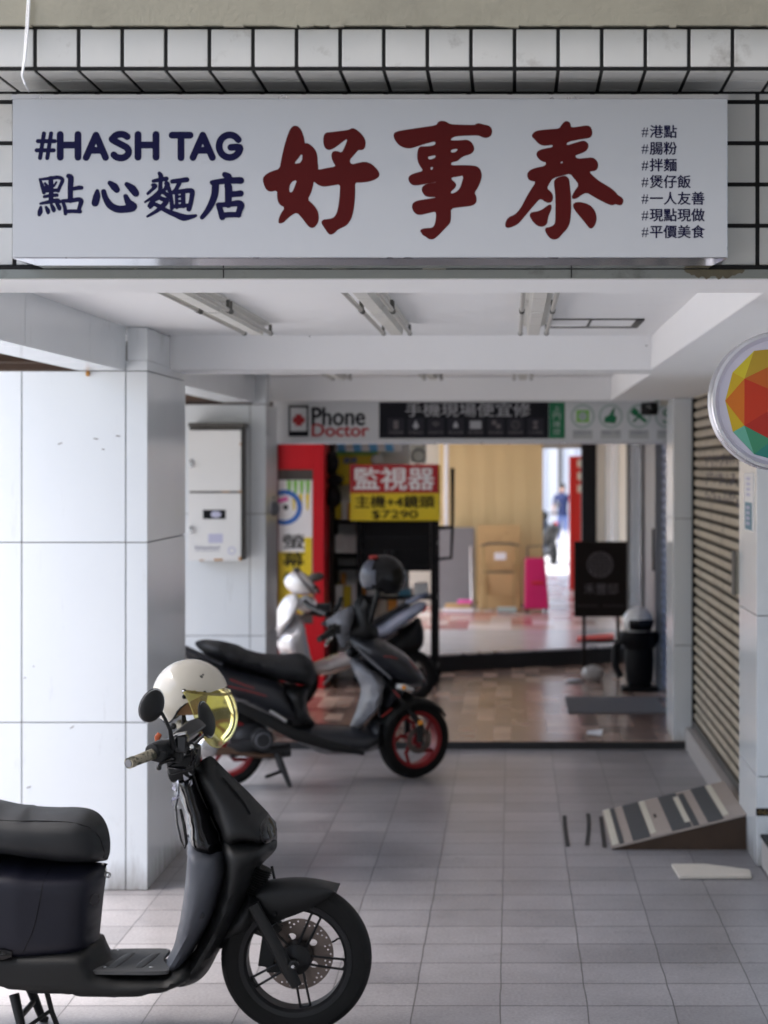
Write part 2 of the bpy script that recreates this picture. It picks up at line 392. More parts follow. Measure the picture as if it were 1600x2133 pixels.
M['wood'] = mat('brown_wood', (.062,.038,.025), .75, var=.4, vscale=9)
M['darkwood'] = mat('dark_wood', (.03,.022,.018), .8, var=.3, vscale=9)
M['plywood'] = mat('plywood', (.5,.33,.15), .6, var=.12, vscale=7, dirt=(.3,.18,.08), dscale=4, dlow=.55, dhigh=.8)
M['board'] = mat('tan_board', (.38,.32,.28), .7, var=.12, vscale=18)
M['cream'] = mat('cream_strip', (.62,.58,.48), .6, var=.08)
M['rubber'] = mat('dark_rubber', (.07,.072,.075), .75, var=.15, vscale=20)
M['plank'] = mat('pale_plank', (.66,.6,.52), .6, var=.1, vscale=12, dirt=(.4,.3,.2), dscale=5, dlow=.6, dhigh=.75)
M['tape'] = mat('black_tape', (.03,.03,.032), .6)
M['blackmatte'] = mat('matte_black', (.0095,.010,.0105), .5, var=.12, vscale=14, bump=.05, bscale=400, spec=.3)
M['blackpanel'] = mat('satin_black', (.026,.028,.033), .5, var=.12, vscale=10, bump=.05, bscale=500, dirt=(.05,.052,.056), dscale=16, dlow=.6, dhigh=.8, spec=.35)
M['blackgloss'] = mat('gloss_black', (.005,.005,.006), .12, var=.1, coat=.15, spec=.4)
M['shield'] = mat('satin_grey_black', (.072,.077,.092), .55, var=.15, vscale=7, bump=.05, bscale=500, dirt=(.12,.123,.132), dscale=14, dlow=.58, dhigh=.8, spec=.3)
M['whitehelmet'] = mat('white_helmet', (.78,.77,.74), .15, coat=.4, var=.02)
M['navypanel'] = mat('navy_black', (.009,.0095,.017), .42, var=.1, vscale=10, bump=.04, bscale=500, spec=.3)
M['seat'] = mat('seat_vinyl', (.016,.0175,.02), .5, var=.15, vscale=20, bump=.15, bscale=600, spec=.35)
M['tyre'] = mat('tyre_rubber', (.008,.008,.008), .7, var=.15, vscale=20, bump=.15, bscale=120, spec=.2)
M['rimblack'] = mat('black_rim', (.008,.008,.009), .4, var=.1, spec=.3)
M['disc'] = mat('brake_disc', (.16,.13,.115), .3, metal=.85, var=.15, vscale=20)
M['steel'] = mat('steel', (.55,.55,.55), .25, metal=1, var=.08)
M['ring'] = mat('emblem_grey', (.05,.04,.04), .5)
M['helmet'] = mat('cream_helmet', (.52,.48,.40), .13, var=.04, vscale=3, coat=.5, dirt=(.35,.31,.25), dscale=30, dlow=.66, dhigh=.72)
M['chrome'] = mat('chrome', (.8,.8,.8), .08, metal=1)
M['camo'] = mat('camo_rubber', (.30,.27,.2), .6, var=.1, dirt=(.05,.05,.03), dscale=42, dlow=.5, dhigh=.54)
M['lining'] = mat('tan_lining', (.25,.14,.07), .8, var=.2)
M['orange'] = mat('orange_tag', (.4,.09,.03), .5)
M['greyplastic'] = mat('grey_plastic', (.17,.175,.195), .35, var=.06, vscale=8, spec=.4)
M['darkgrey'] = mat('charcoal_plastic', (.024,.026,.032), .3, var=.1, spec=.4)
M['redrim'] = mat('red_rim', (.24,.010,.014), .35, var=.1)
M['redline'] = mat('red_stripe', (.35,.03,.025), .4)
M['amber'] = mat('amber_lens', (.8,.3,.02), .2)
M['lens'] = mat('clear_lens', (.7,.72,.72), .08, coat=.5)
M['headlens'] = mat('smoked_lens', (.006,.006,.007), .06, spec=.35)
M['redlens'] = mat('red_lens', (.4,.01,.015), .15)
M['silverblue'] = mat('silver_blue_paint', (.33,.38,.5), .2, metal=.35, coat=.6, var=.04)
M['silver'] = mat('silver_paint', (.5,.5,.52), .25, metal=.5, coat=.4, var=.04)
M['whitepaint'] = mat('white_scooter_paint', (.8,.81,.82), .15, coat=.6, var=.02)
M['boxpaint'] = mat('meter_box_paint', (.74,.735,.72), .4, var=.03, dirt=(.5,.48,.44), dscale=3, dlow=.6, dhigh=.85)
M['rust'] = mat('rust', (.45,.22,.06), .8, var=.3, vscale=40)
M['gunmetal'] = mat('grey_edge', (.085,.08,.072), .5, spec=.3)
M['black'] = mat('black_dark', (0.008, 0.008, 0.009), .5, spec=.12)
M['bluegrey'] = mat('pale_lavender', (.5,.5,.64), .5)
M['teal'] = mat('teal_print', (.06,.2,.28), .4)
M['ink'] = mat('faded_ink', (.25,.25,.33), .6)
M['redframe'] = mat('red_frame', (.50,.010,.018), .4, var=.06, spec=.2)
M['maroon'] = mat('maroon_frame', (.1,.012,.015), .4)
M['yellow'] = mat('yellow_print', (.72,.55,.02), .4, var=.05)
M['signred'] = mat('red_print', (.40,.02,.025), .4, var=.05)
M['white'] = mat('white_print', (.78,.78,.78), .4, var=.02)
M['signgrey'] = mat('sign_pale_grey', (.62,.63,.64), .4, var=.02)
M['signblack'] = mat('signblack_dark', (0.012, 0.012, 0.016), .5, spec=.12)
M['iconbox'] = mat('sign_icon_tile', (.03,.03,.038), .5, spec=.12)
M['iconwhite'] = mat('sign_icon_pale', (.4,.4,.42), .4)
M['green'] = mat('green_print', (.012,.16,.065), .4)
M['lightgreen'] = mat('light_green_print', (.22,.5,.1), .4)
M['palegreen'] = mat('pale_green_print', (.38,.46,.43), .4)
M['blue'] = mat('blue_print', (.04,.14,.45), .4)
M['skyblue'] = mat('sky_blue_print', (.1,.42,.75), .4)
M['orangeprint'] = mat('orange_print', (.7,.3,.04), .4)
M['rack'] = mat('rack_dark', (0.007, 0.007, 0.008), .5, spec=.12)
M['curtain'] = mat('tan_canvas', (.60,.46,.24), .8, var=.07, vscale=2.5, bump=.2, bscale=12)
M['greyboard'] = mat('grey_board', (.2,.195,.2), .6, var=.1)
M['pink'] = mat('pink_shell', (.50,.012,.11), .35, var=.06)
M['hotpink'] = mat('hot_pink', (.75,.12,.4), .4)
M['brass'] = mat('ochre_tube', (.35,.24,.09), .4, var=.1)
M['redpost'] = mat('red_lacquer', (.5,.02,.015), .35)
M['creamwall'] = mat('cream_wall', (.55,.52,.44), .6, var=.05)
M['palewall'] = mat('pale_wall', (.7,.71,.73), .7, var=.04)
M['doorgrey'] = mat('grey_door', (.19,.19,.2), .4, var=.15, spec=.25, dirt=(.1,.1,.1), dscale=5)
M['glass'] = mat('window_glass', (.5,.53,.56), .05, var=.1)
M['signbrown'] = mat('signbrown_dark', (0.018, 0.013, 0.011), .5, spec=.12)
M['taupe'] = mat('taupe_print', (.15,.13,.135), .5)
M['mat'] = mat('grey_mat', (.13,.13,.135), .85, var=.15, vscale=40, bump=.3, bscale=200)
M['paper'] = mat('white_paper', (.8,.81,.84), .6)
M['bag'] = mat('crumpled_bag', (.5,.47,.44), .5, var=.2, vscale=20)
M['skin'] = mat('skin', (.45,.27,.2), .6)
M['jeans'] = mat('blue_jeans', (.1,.14,.3), .8)
M['navycloth'] = mat('navy_cloth', (.02,.03,.09), .8)
M['hair'] = mat('black_hair', (.01,.01,.01), .5)
M['concrete'] = mat('concrete', (.5,.49,.47), .85, var=.12, vscale=4)
def film(name, col, rough=.05, amt=.75, gl=.3):
    m = bpy.data.materials.new(name); m.use_nodes = True; t = m.node_tree
    for n in list(t.nodes):
        if n.type != 'OUTPUT_MATERIAL': t.nodes.remove(n)
    out = t.nodes['Material Output']
    tr = N(t, 'ShaderNodeBsdfTransparent'); tr.inputs[0].default_value = (*col, 1)
    df = N(t, 'ShaderNodeBsdfPrincipled'); df.inputs['Base Color'].default_value = (*col, 1); df.inputs['Roughness'].default_value = rough
    nz = N(t, 'ShaderNodeTexNoise'); nz.inputs['Scale'].default_value = 25; nz.inputs['Detail'].default_value = 6
    mr = N(t, 'ShaderNodeMapRange'); mr.inputs[1].default_value = .35; mr.inputs[2].default_value = .7; mr.inputs[3].default_value = (1-amt)*.6; mr.inputs[4].default_value = (1-amt)*1.5
    tc = N(t, 'ShaderNodeTexCoord'); t.links.new(tc.outputs['Object'], nz.inputs['Vector']); t.links.new(nz.outputs['Fac'], mr.inputs[0])
    mx = N(t, 'ShaderNodeMixShader'); t.links.new(mr.outputs[0], mx.inputs[0]); t.links.new(tr.outputs[0], mx.inputs[1]); t.links.new(df.outputs[0], mx.inputs[2])
    gl_ = N(t, 'ShaderNodeBsdfGlossy'); gl_.inputs['Roughness'].default_value = .03; fr = N(t, 'ShaderNodeFresnel'); fr.inputs[0].default_value = 1.35
    m2 = N(t, 'ShaderNodeMixShader'); t.links.new(fr.outputs[0], m2.inputs[0]); t.links.new(mx.outputs[0], m2.inputs[1]); t.links.new(gl_.outputs[0], m2.inputs[2])
    t.links.new(m2.outputs[0], out.inputs[0])
    return m
M['visor'] = film('yellow_visor', (.88,.82,.34), .05, .86)
M['clear'] = film('clear_film', (.85,.85,.95), .1, .6)
# ------------------------------------------------------------- ground, floors
SOF, CEIL = H + .45, H + .612
def struct(name, mb, m, **kw): return tag(mb.build(name, m, **kw), kind='structure')
struct('ground', MB().box(-60, 60, -60, 140, -.6, -.12), M['asphalt'])
struct('street', MB().box(-30, -2.9, -30, 60, -.11, -.02), M['concrete'])
struct('floor', MB().box(-2.9, 3.2, 4.6, 13.27, -.1, 0), M['floor'])
struct('alley', MB().box(-2.9, 6, -12, 4.595, -.1, -.01), M['asphalt'])
b = MB(); b.box(-2.9, 1.6, 13.274, 19.5, -.1, .05); struct('tiled_floor', b, M['brownfloor'])
struct('step', MB().box(-2.9, 1.6, 13.262, 13.2735, -.1, .046), M['darkstep'])
# cement apron of the higher bay: its front edge runs at a slant
b = MB(); p = [(-2.9, 16.6), (1.55, 18.9), (1.55, 20.5), (-2.9, 20.5)]
b.add([(x, y, .0) for x, y in p] + [(x, y, .2) for x, y in p], [(4,5,6,7), (0,1,5,4), (1,2,6,5), (2,3,7,6), (3,0,4,7)])
struct('cement_floor', b, M['cement'])
b = MB(); u = Vector((4.45, 2.3, 0)).normalized(); nrm = Vector((u.y, -u.x, 0))*.004
a0, a1 = Vector((-2.9, 16.6, 0))+nrm*.2, Vector((1.55, 18.9, 0))+nrm*.2
b.add([a0, a1, a1+Vector((0,0,.185)), a0+Vector((0,0,.185)), a0+nrm, a1+nrm, a1+nrm+Vector((0,0,.185)), a0+nrm+Vector((0,0,.185))], [(0,1,2,3),(4,5,6,7),(0,1,5,4),(2,3,7,6)])
struct('riser', b, M['darkstep'])
b = MB(); q0, q1 = a0+nrm*1.2, a1+nrm*1.2; up = Vector((0,0,.186)); b.add([q0+up, q1+up, q1+up+Vector((0,0,.017)), q0+up+Vector((0,0,.017)), q0-nrm*9+up, q1-nrm*9+up, q1-nrm*9+up+Vector((0,0,.017)), q0-nrm*9+up+Vector((0,0,.017))], [(0,1,2,3),(4,5,6,7),(0,4,5,1),(3,2,6,7),(0,3,7,4),(1,5,6,2)])
struct('step_edge', b, M['alu'])
struct('checkered_floor', MB().box(-2.9, 1.6, 20.504, 31, -.1, .2), M['pinkfloor'])
struct('pavement', MB().box(-6, 12, 31.01, 70, -.119, -.1), M['concrete'])

# ------------------------------------------------------------- the arcade building
arc = thing('arcade_building', 'white arcade building with tiled facade beam, panelled pillars and pale recessed ceilings', 'building', (0, 4.6, 0))
def part(name, mb, m, **kw): return mb.build(name, m, arc, **kw)
# front tile band: backing of black grout and one bevelled tile per cell
YB, YR = 4.62, 4.87
zb0, zb1 = Z_(146, YB), Z_(57, YB)
b = MB(); b.mi = 0
b.box(-2.6, 3.3, YB+.002, YB+.3, zb0, zb1); b.box(-2.6, 3.3, YB+.3, YR+.3, SOF+.06, zb1)
b.box(-2.6, 3.3, YR+.002, YB+.299, H+.484, zb0+.01)
b.mi = 1
x0 = X_(73, YB)
for k in range(-14, 31):
    xa, xb = x0+k*.1002+.0042, x0+(k+1)*.1002-.0042
    b.box(xa, xb, YB, YB+.02, zb0+.008, zb1-.004)
    for ya, yb in ((YB+.008, YB+.114), (YB+.121, YB+.226), (YB+.233, YR+.004)):
        b.box(xa, xb, ya, yb, zb0-.0025, zb0+.015)
xr = X_(1578, YR)
for k in range(-28, 15):
    for j in range(5):
        zt = Z_(212, YR)+.1 - j*.1
        z0_, z1_ = max(zt-.1+.005, H+.484), min(zt-.005, zb0-.008)
        if z1_-z0_ > .01: b.box(xr+k*.1+.005, xr+(k+1)*.1-.005, YR, YR+.02, z0_, z1_)
part('tiled_fascia', b, [M['grout'], M['tile']], bevel=.0018, merge=False)
b = MB(); b.box(-2.6, 3.3, YB-.012, YB+.5, zb1+.003, 9.0)
for k in range(60):                                              # ragged mortar lip along the bottom of the plaster
    x = -1.4+k*.042+random.uniform(-.01,.01)
    if random.random() < .4: b.obox((x, YB-.006, zb1+.003), (random.uniform(.015,.06), .015, random.uniform(.002,.008)), Matrix.Rotation(random.uniform(-.08,.08),3,'Y'))
part('upper_wall', b, M['plaster'], merge=False)
b = MB(); b.box(-2.6, 3.3, YR-.012, YR+.03, SOF+.003, H+.474)
o = part('grey_trim', b, M['greystrip'])
b = MB()
for x in (467, 1190): b.box(X_(x, YR)-.0012, X_(x, YR)+.0012, YR-.0135, YR-.011, SOF+.004, H+.4735)
b.box(-2.6, 3.3, YR-.009, YR+.002, H+.4745, H+.4835)
part('trim_joint', b, M['grout'], merge=False)
b = MB(); pts = []
for i in range(26):
    t = i/25; pts.append((X_(1425,YR)+t*.145, H+.4735-(.003+.020*sin(pi*t)**.6*random.uniform(.55,1.1))))
pol = [(X_(1425,YR), H+.4738)] + pts + [(X_(1425,YR)+.145, H+.4738)]
b.prism(pol[::-1], YR-.0136, YR-.0122); part('peeled_patch', b, M['peel'], smooth=False)
for x in (262, 390, 712, 905, 1230):                              # torn sealant at the ledge
    b = MB(); b.obox((X_(x,YR), YR-.010, H+.4775+random.uniform(-.002,.003)), (random.uniform(.02,.06), .010, random.uniform(.002,.005)), Matrix.Rotation(random.uniform(-.06,.06),3,'Y')); part('sealant', b, M['plaster'])
part('fascia_soffit', MB().box(-2.6, 3.3, YR+.001, YR+.36, SOF, SOF+.03), M['paint'])
# cross beams, long beams, ceilings
XL, XR = -1.70, .655
def cross(y0, y1): part('cross_beam', MB().box(XL+.002, 2.2, y0, y1, SOF, SOF+.4), M['paint'], bevel=.006)
cross(9.45, 9.88); cross(13.92, 14.05)
for y0, y1, nm in ((YR+.361, 9.449, 0), (9.881, 13.919, 0)):
    part('ceiling', MB().box(XL-.3, 2.2, y0, y1, CEIL, CEIL+.2), M['paint'])
    part('soffit', MB().box(XR+(.0 if y0 < 9 else .03), 2.2, y0, y1, SOF, CEIL-.0005), M['paint'], bevel=.006)
part('roof_slab', MB().box(-2.6, 3.3, 5.2, 31, 2.75, 3.2), M['paint'])
part('roof_slab', MB().box(-1.7, 3.3, 14.052, 31, SOF+.02, 2.749), M['paint'])
def panel_beam(y0, y1):     # left long beam clad in porcelain panels
    b = MB(); b.mi = 0; b.box(-1.895, XL-.006, y0, y1, 2.30, CEIL+.1); b.mi = 1
    ys = [y0]+[y for y in (5.95, 7.03, 8.11, 8.68, 10.9, 12.0, 13.05) if y0+.1 < y < y1-.05]+[y1]
    for ya, yb in zip(ys, ys[1:]):
        b.box(XL-.012, XL, ya+.0015, yb-.0015, 2.288, CEIL+.02)
        b.box(-1.90, XL-.0125, ya+.0015, yb-.0015, 2.288, 2.3)
    part('side_beam', b, [M['joint'], M['panel']], merge=False)
panel_beam(5.3, 8.868); panel_beam(9.89, 13.36)
def pillar(xa, xb, ya, yb, ztop, xs, zs, name='pillar', ys=None, g=.0022, extra=()):
    b = MB(); b.mi = 0; b.box(xa+.013, xb-.013, ya+.013, yb-.013, 0, ztop-.002); b.mi = 1
    for x0, x1 in zip(xs, xs[1:]):
        for z0, z1 in zip(zs, zs[1:]):
            b.box(x0+(g if x0 != xs[0] else 0), x1-(g if x1 != xs[-1] else 0), ya, ya+.012, z0+g, z1-g)
            b.box(x0+(g if x0 != xs[0] else 0), x1-(g if x1 != xs[-1] else 0), yb-.012, yb, z0+g, z1-g)
    ys = ys or [ya, yb]
    for z0, z1 in zip(zs, zs[1:]):
        for y0, y1 in zip(ys, ys[1:]):
            b.box(xb-.012, xb, (y0+.0125 if y0 == ya else y0+g), (y1-.0125 if y1 == yb else y1-g), z0+g, z1-g)
            b.box(xa, xa+.012, (y0+.0125 if y0 == ya else y0+g), (y1-.0125 if y1 == yb else y1-g), z0+g, z1-g)
    for e in extra: b.box(*e)
    return part(name, b, [M['joint'], M['panel']], bevel=.002, merge=False)
zs = [0, .739, 1.532, 2.287]
pillar(-3.05, -1.602, 8.85, 9.885, 2.288, [-3.05, -2.614, -2.155, -1.697, -1.602], zs, extra=[(-1.696, -1.602, 8.851, 9.884, 2.2885, 2.332), (-1.69, -1.602, 8.8515, 9.09, 2.3355, CEIL-.003), (-1.688, -1.604, 8.8535, 9.44, 2.3325, CEIL-.006)])
pillar(-3.05, -1.63, 13.35, 14.0, 2.278, [-3.05, -2.4, -1.735, -1.63], [0, .74, 1.55, 2.277], extra=[(-1.72, -1.63, 13.352, 13.6, 2.281, CEIL-.003)])
pillar(-3.05, -1.602, 4.9, 5.35, 2.3, [-3.05, -2.3, -1.602], zs)
pillar(1.145, 1.9, 9.37, 10.1, 2.318, [1.145, 1.5, 1.9], [0, .42, 1.17, 1.93, 2.317])
pillar(1.073, 1.21, 13.3, 13.9, 2.318, [1.073, 1.21], [0, .68, 1.52, 2.317])
pillar(.82, 1.9, 4.9, 5.35, 2.318, [.82, 1.3, 1.9], zs)
for px, py, w_, r_ in ((200,914,.022,8),(125,924,.02,-20),(246,908,.02,5),(215,936,.012,0),(52,1412,.008,0),(70,1388,.006,0),(150,1515,.018,-35),(60,1640,.02,-20)):
    b = MB(); p = at(px, py, 8.849); b.obox((p.x, 8.8493, p.z), (w_, .0008, .0035), Matrix.Rotation(R(r_), 3, 'Y')); part('scuff', b, M['wood'])
b = MB(); p = at(183, 773, 8.84); b.ell((p.x, 8.84, p.z-.012), (.010,.006,.012), 10, 8); b.ell((p.x, 8.84, p.z+.006), (.007,.006,.010), 10, 8); part('bolt_stub', b, M['rust'])
random.seed(21)
for px, py, w_ in ((352,700,.012),(372,694,.02),(560,697,.008),(645,701,.007),(842,698,.006),(985,697,.008),(1277,696,.006),(1312,697,.006),(1369,696,.012),(350,706,.007),(530,696,.006),(1347,720,.01),(1395,650,.006)):
    Y = 9.4485; b = MB(); b.obox((X_(px,Y), Y-.0005, Z_(py,Y)), (w_, .0012, .004), Matrix.Rotation(random.uniform(-.3,.3),3,'Y')); part('mark', b, M['gunmetal'])
b = MB(); b.tube([(1.06,5.95,SOF-.001),(1.03,6.03,SOF-.001),(.98,6.12,SOF-.001)], .004, 6); part('mark', b, M['gunmetal'])
# right shop line: plinth, roller shutters
def shutter(y0, y1, x, z0, z1, m, pitch=.064, amp=.02):
    prof = []; z = z0
    while z < z1:
        for dz, dx in ((0,0), (.12,-.5), (.3,-1), (.62,-.95), (.78,-.6), (.9,-.1), (.92,.15)):
            prof.append((x+dx*amp, z+dz*pitch))
        z += pitch
    n = len(prof)
    b = MB(); b.add([(px, y0, pz) for px, pz in prof]+[(px, y1, pz) for px, pz in prof], [(i, i+1, n+i+1, n+i) for i in range(n-1)])
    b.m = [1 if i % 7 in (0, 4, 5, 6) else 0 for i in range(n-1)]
    return part('roller_shutter', b, [m, M['slatshadegrime'] if m is M['shutter'] else m], ang=60)
M['shutterad'] = M['shutter']
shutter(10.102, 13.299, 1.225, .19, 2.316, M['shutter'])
part('guide_rail', MB().box(1.195, 1.26, 13.255, 13.298, .14, 2.315), M['black'])
part('bottom_rail', MB().box(1.2, 1.245, 10.102, 13.25, .142, .188), M['gunmetal'])
part('plinth', MB().box(1.15, 1.9, 10.102, 13.298, 0, .14), M['plinth'], bevel=.006)
part('shop_wall', MB().box(1.26, 1.9, 10.102, 13.298, .1401, 2.317), M['darkwood'])
part('shop_wall', MB().box(1.25, 1.9, 5.36, 9.368, 0, 2.317), M['panel'])
b = MB()                                                          # worn stencilled notices on the shutter
for r_ in range(3):
    for k in range(11):
        y = 10.7+k*.17+random.uniform(-.02,.02); z = 1.90-r_*.105+random.uniform(-.01,.01)
        for q in range(4):
            b.obox((1.2042, y+random.uniform(-.04,.04), z+random.uniform(-.03,.03)), (.0012, random.uniform(.015,.05), random.uniform(.01,.03)))
o = part('notice_print', b, mat('faded_print', (.1,.09,.12), .7, var=.4, vscale=30), merge=False, smooth=False)
# the bay behind the step: shutter, grey door and pale fronts on the right
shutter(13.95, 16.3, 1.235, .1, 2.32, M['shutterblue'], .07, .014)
part('wall_panel', MB().box(1.2, 1.9, 16.32, 18.3, .05, 2.33), M['doorgrey'], bevel=.01)
for ya, yb in ((16.325, 16.4), (18.1, 18.16)): part('door_frame', MB().box(1.17, 1.2, ya, yb, .05, 2.3), M['doorgrey'])
b = MB(); b.box(1.165, 1.185, 16.6, 16.64, 1.0, 1.35); part('handle', b, M['black'])
part('shop_window', MB().box(1.21, 1.9, 18.32, 20.6, .2, 2.2), M['glass'])
b = MB(); b.box(1.18, 1.22, 18.3, 18.36, .2, 2.3); b.box(1.18, 1.22, 20.5, 20.62, .2, 2.3); b.box(1.18, 1.22, 18.36, 20.5, 2.2, 2.3); part('window_frame', b, M['gunmetal'], merge=False)
part('wall_panel', MB().box(1.2, 1.9, 20.65, 27, .2, 2.33), M['creamwall'])
part('pilaster', MB().box(1.12, 1.2, 22.4, 24.0, .2, 2.33), M['panel'], bevel=.01)
part('pilaster', MB().box(.84, 1.02, 24.0, 24.25, .2, 2.33), M['black'], bevel=.01)
# wall across the far end with the alley opening
part('end_wall', MB().box(-2.6, .33, 24.0, 24.3, .2, 2.33), M['creamwall'])
part('end_wall', MB().box(1.022, 1.199, 24.01, 24.2, .2, 2.33), M['creamwall'])
part('end_beam', MB().box(.33, 1.2, 24.26, 24.5, 2.08, 2.33), M['creamwall'])
# upper mass
part('upper_storeys', MB().box(-2.6, 3.3, YB+.51, 31, 3.21, 9), M['plaster'])

# access hatch outline in the first ceiling
h = MB(); xa, xb, ya, yb = .16, .555, 8.36, 8.86
for q in ((xa,xb,ya,ya+.012),(xa,xb,yb-.012,yb),(xa,xa+.01,ya,yb),(xb-.03,xb,ya,yb),(xa+.17,xa+.178,ya,yb)): h.box(q[0],q[1],q[2],q[3],CEIL-.006,CEIL+.001)
tag(h.build('ceiling_hatch', M['gunmetal'], merge=False), 'thin grey framed access hatch set in the first ceiling bay', 'hatch')

# unseen building added behind the viewpoint to cut the light on the sign
opp = thing('shading_building', 'grey unseen building added behind the viewpoint to dim the light on the shop sign', 'building', (0, 0, 0))
MB().box(-2.2, 6, -8, 2.6, 2.62, 2.9).build('shading_roof', M['paint'], opp)
MB().box(-2.2, 6, 2.2, 2.61, 2.901, 9).build('wall', M['plaster'], opp)
MB().box(1.7, 6, -8, 2.2, 0, 2.6).build('shading_front', M['creamwall'], opp)
MB().box(-2.2, -1.6, 1.9, 2.5, 0, 2.6).build('pillar', M['panel'], opp, bevel=.01)

# street side canopy seen over the left pillar wall
cn = thing('street_canopy', 'brown timber canopy over the street, glimpsed above the left pillar wall', 'canopy', (-2.6, 11.5, 2.5))
b = MB()
for k in range(18):
    z = 2.52-.0*k; b.box(-3.6, -1.93, 9.95+k*.5, 10.4+k*.5, z, z+.02)
b.build('boards', M['wood'], cn, merge=False)
for k in range(9): MB().box(-3.6, -1.93, 10.2+k*.9, 10.26+k*.9, 2.44, 2.52).build('joist', M['wood'], cn)
b = MB(); b.box(-3.6, -1.93, 18.9, 18.96, 2.3, 2.52); b.build('fascia_board', M['darkwood'], cn)

# ------------------------------------------------------------- fluorescent fittings
def lamp(xc, y0, y1, where):
    t = thing('ceiling_lamp', f'unlit twin tube batten light, {where}', 'ceiling light', (xc, (y0+y1)/2, CEIL), 0, 'twin tube lights under the arcade ceiling')
    b = MB(); pr = [(xc-.052, CEIL), (xc-.052, CEIL-.010), (xc-.03, CEIL-.016), (xc-.024, CEIL-.054), (xc+.024, CEIL-.054), (xc+.03, CEIL-.016), (xc+.052, CEIL-.010), (xc+.052, CEIL)]
    b.prism(pr[::-1], y0, y1); b.build('housing', M['lampmetal'], t, bevel=.002)
    for s in (-1, 1):
        MB().tube([(xc+s*.056, y0+.02, CEIL-.046), (xc+s*.056, y1-.02, CEIL-.046)], .0085, 10).build('tube', M['lamptube'], t)
        for y in (y0+.012, y1-.012):
            b = MB(); b.obox((xc+s*.056, y, CEIL-.032), (.012, .018, .045)); b.tube([(xc+s*.056, y-.016, CEIL-.046), (xc+s*.056, y+.016, CEIL-.046)], .0105, 10); b.build('holder', M['lampdark'], t, merge=False)
for xc, nm in ((-1.085, 'left row'), (-.49, 'middle row'), (.095, 'right row')):
    lamp(xc, 7.36, 8.6, f'{nm}, ending just short of the first beam')
    lamp(xc, 6.08, 7.32, f'{nm}, nearest the hanging shop sign')
    lamp(xc*1.0-.02, 11.85, 13.1, f'{nm}, beyond the first cross beam')

# ------------------------------------------------------------- cable by the fascia
b = MB(); b.tube([at(62,-10,YB-.02), at(58,60,YB-.022), at(53,120,YB-.02), at(46,158,YB-.016), at(52,175,YB-.016), at(60,190,YB+.1)], .0022, 8)
b.tube([at(58,-10,YB-.02), at(54,60,YB-.022), at(50,120,YB-.018), at(45,158,YB-.016)], .0016, 8)
tag(b.build('cable', M['paint']), 'thin white cable hanging down over the tiles at upper left', 'cable')

# ------------------------------------------------------------- the shop sign
YS = 4.70
sg = thing('shop_sign', 'long white shop sign with large dark red characters hung under the tiled fascia', 'sign', (X_(770, YS), YS, Z_(540, YS)))
x0, x1, z0, z1 = X_(25, YS), X_(1516, YS), Z_(538, YS), Z_(198, YS)
MB().box(x0, x1, YS+.004, YR-.003, z0+.0005, z1).build('box', M['alu'], sg, bevel=.002)
b = MB(); zr = H+(VY-553)*(YS+.075)/F; b.add([(x0+.001,YS+.002,z0),(x1-.001,YS+.002,z0),(x1-.03,YS+.075,zr),(x0+.04,YS+.075,zr),(x1-.03,YS+.16,zr),(x0+.04,YS+.16,zr)], [(0,1,2,3),(3,2,4,5)])
b.build('bottom_return', M['mirrorsteel'], sg, smooth=False)
MB().box(x0+.002, x1-.002, YS, YS+.0035, z0+.003, z1-.009).build('face_panel', M['signwhite'], sg)
MB().box(x0-.001, x1+.001, YS-.003, YS+.003, z1-.0088, z1+.001).build('top_edge', M['alu'], sg)
for x in (285, 470, 710, 1232):
    MB().obox((X_(x,YS), YR-.03, z0-.004), (.016, .02, .008)).build('bracket', M['alu'], sg)
def cv(ox, oy, s):
    return lambda x, y: ((ox + x/s - VX)*YS/F, H - (oy + y/s - VY)*YS/F)
YF = YS-.0003
# large red characters, traced stroke outlines
c1 = cv(530, 230, 5.333)
hao = [[(448,165),(490,178),(520,215),(542,265),(556,320),(560,368),(585,360),(620,378),(662,415),(690,460),(703,520),(704,580),(712,625),(707,660),(800,640),(905,622),(880,585),(860,540),(853,495),(865,460),(895,448),(930,452),(970,470),(1000,410),(1038,312),(985,345),(930,390),(870,430),(825,442),(790,425),(768,385),(763,330),(770,275),(795,245),(850,240),(950,228),(1050,215),(1085,193),(1125,205),(1170,240),(1215,290),(1238,345),(1235,400),(1215,435),(1180,442),(1155,438),(1110,495),(1055,555),(1080,600),(1150,582),(1225,567),(1290,585),(1345,630),(1380,675),(1393,710),(1380,745),(1330,775),(1260,795),(1180,803),(1118,802),(1122,900),(1115,1020),(1100,1130),(1075,1210),(1030,1275),(980,1300),(925,1325),(890,1365),(850,1383),(820,1370),(790,1325),(750,1265),(742,1235),(765,1210),(830,1205),(880,1190),(910,1150),(930,1080),(942,990),(950,900),(950,820),(880,832),(770,850),(715,832),(680,808),(662,788),(650,850),(630,920),(592,990),(640,1030),(685,1080),(712,1135),(718,1200),(705,1255),(670,1298),(635,1308),(600,1290),(570,1250),(520,1185),(472,1135),(420,1160),(370,1200),(320,1252),(268,1257),(265,1215),(290,1150),(338,1078),(290,1055),(262,1020),(250,960),(253,888),(180,906),(135,885),(110,840),(92,775),(100,735),(140,700),(200,672),(280,648),(295,560),(320,440),(350,330),(380,240),(410,185)],
       [(535,470),(527,577),(442,595),(470,555)], [(475,768),(402,800),(383,903),(418,912),(445,850)]]
c2 = cv(810, 230, 6.667)
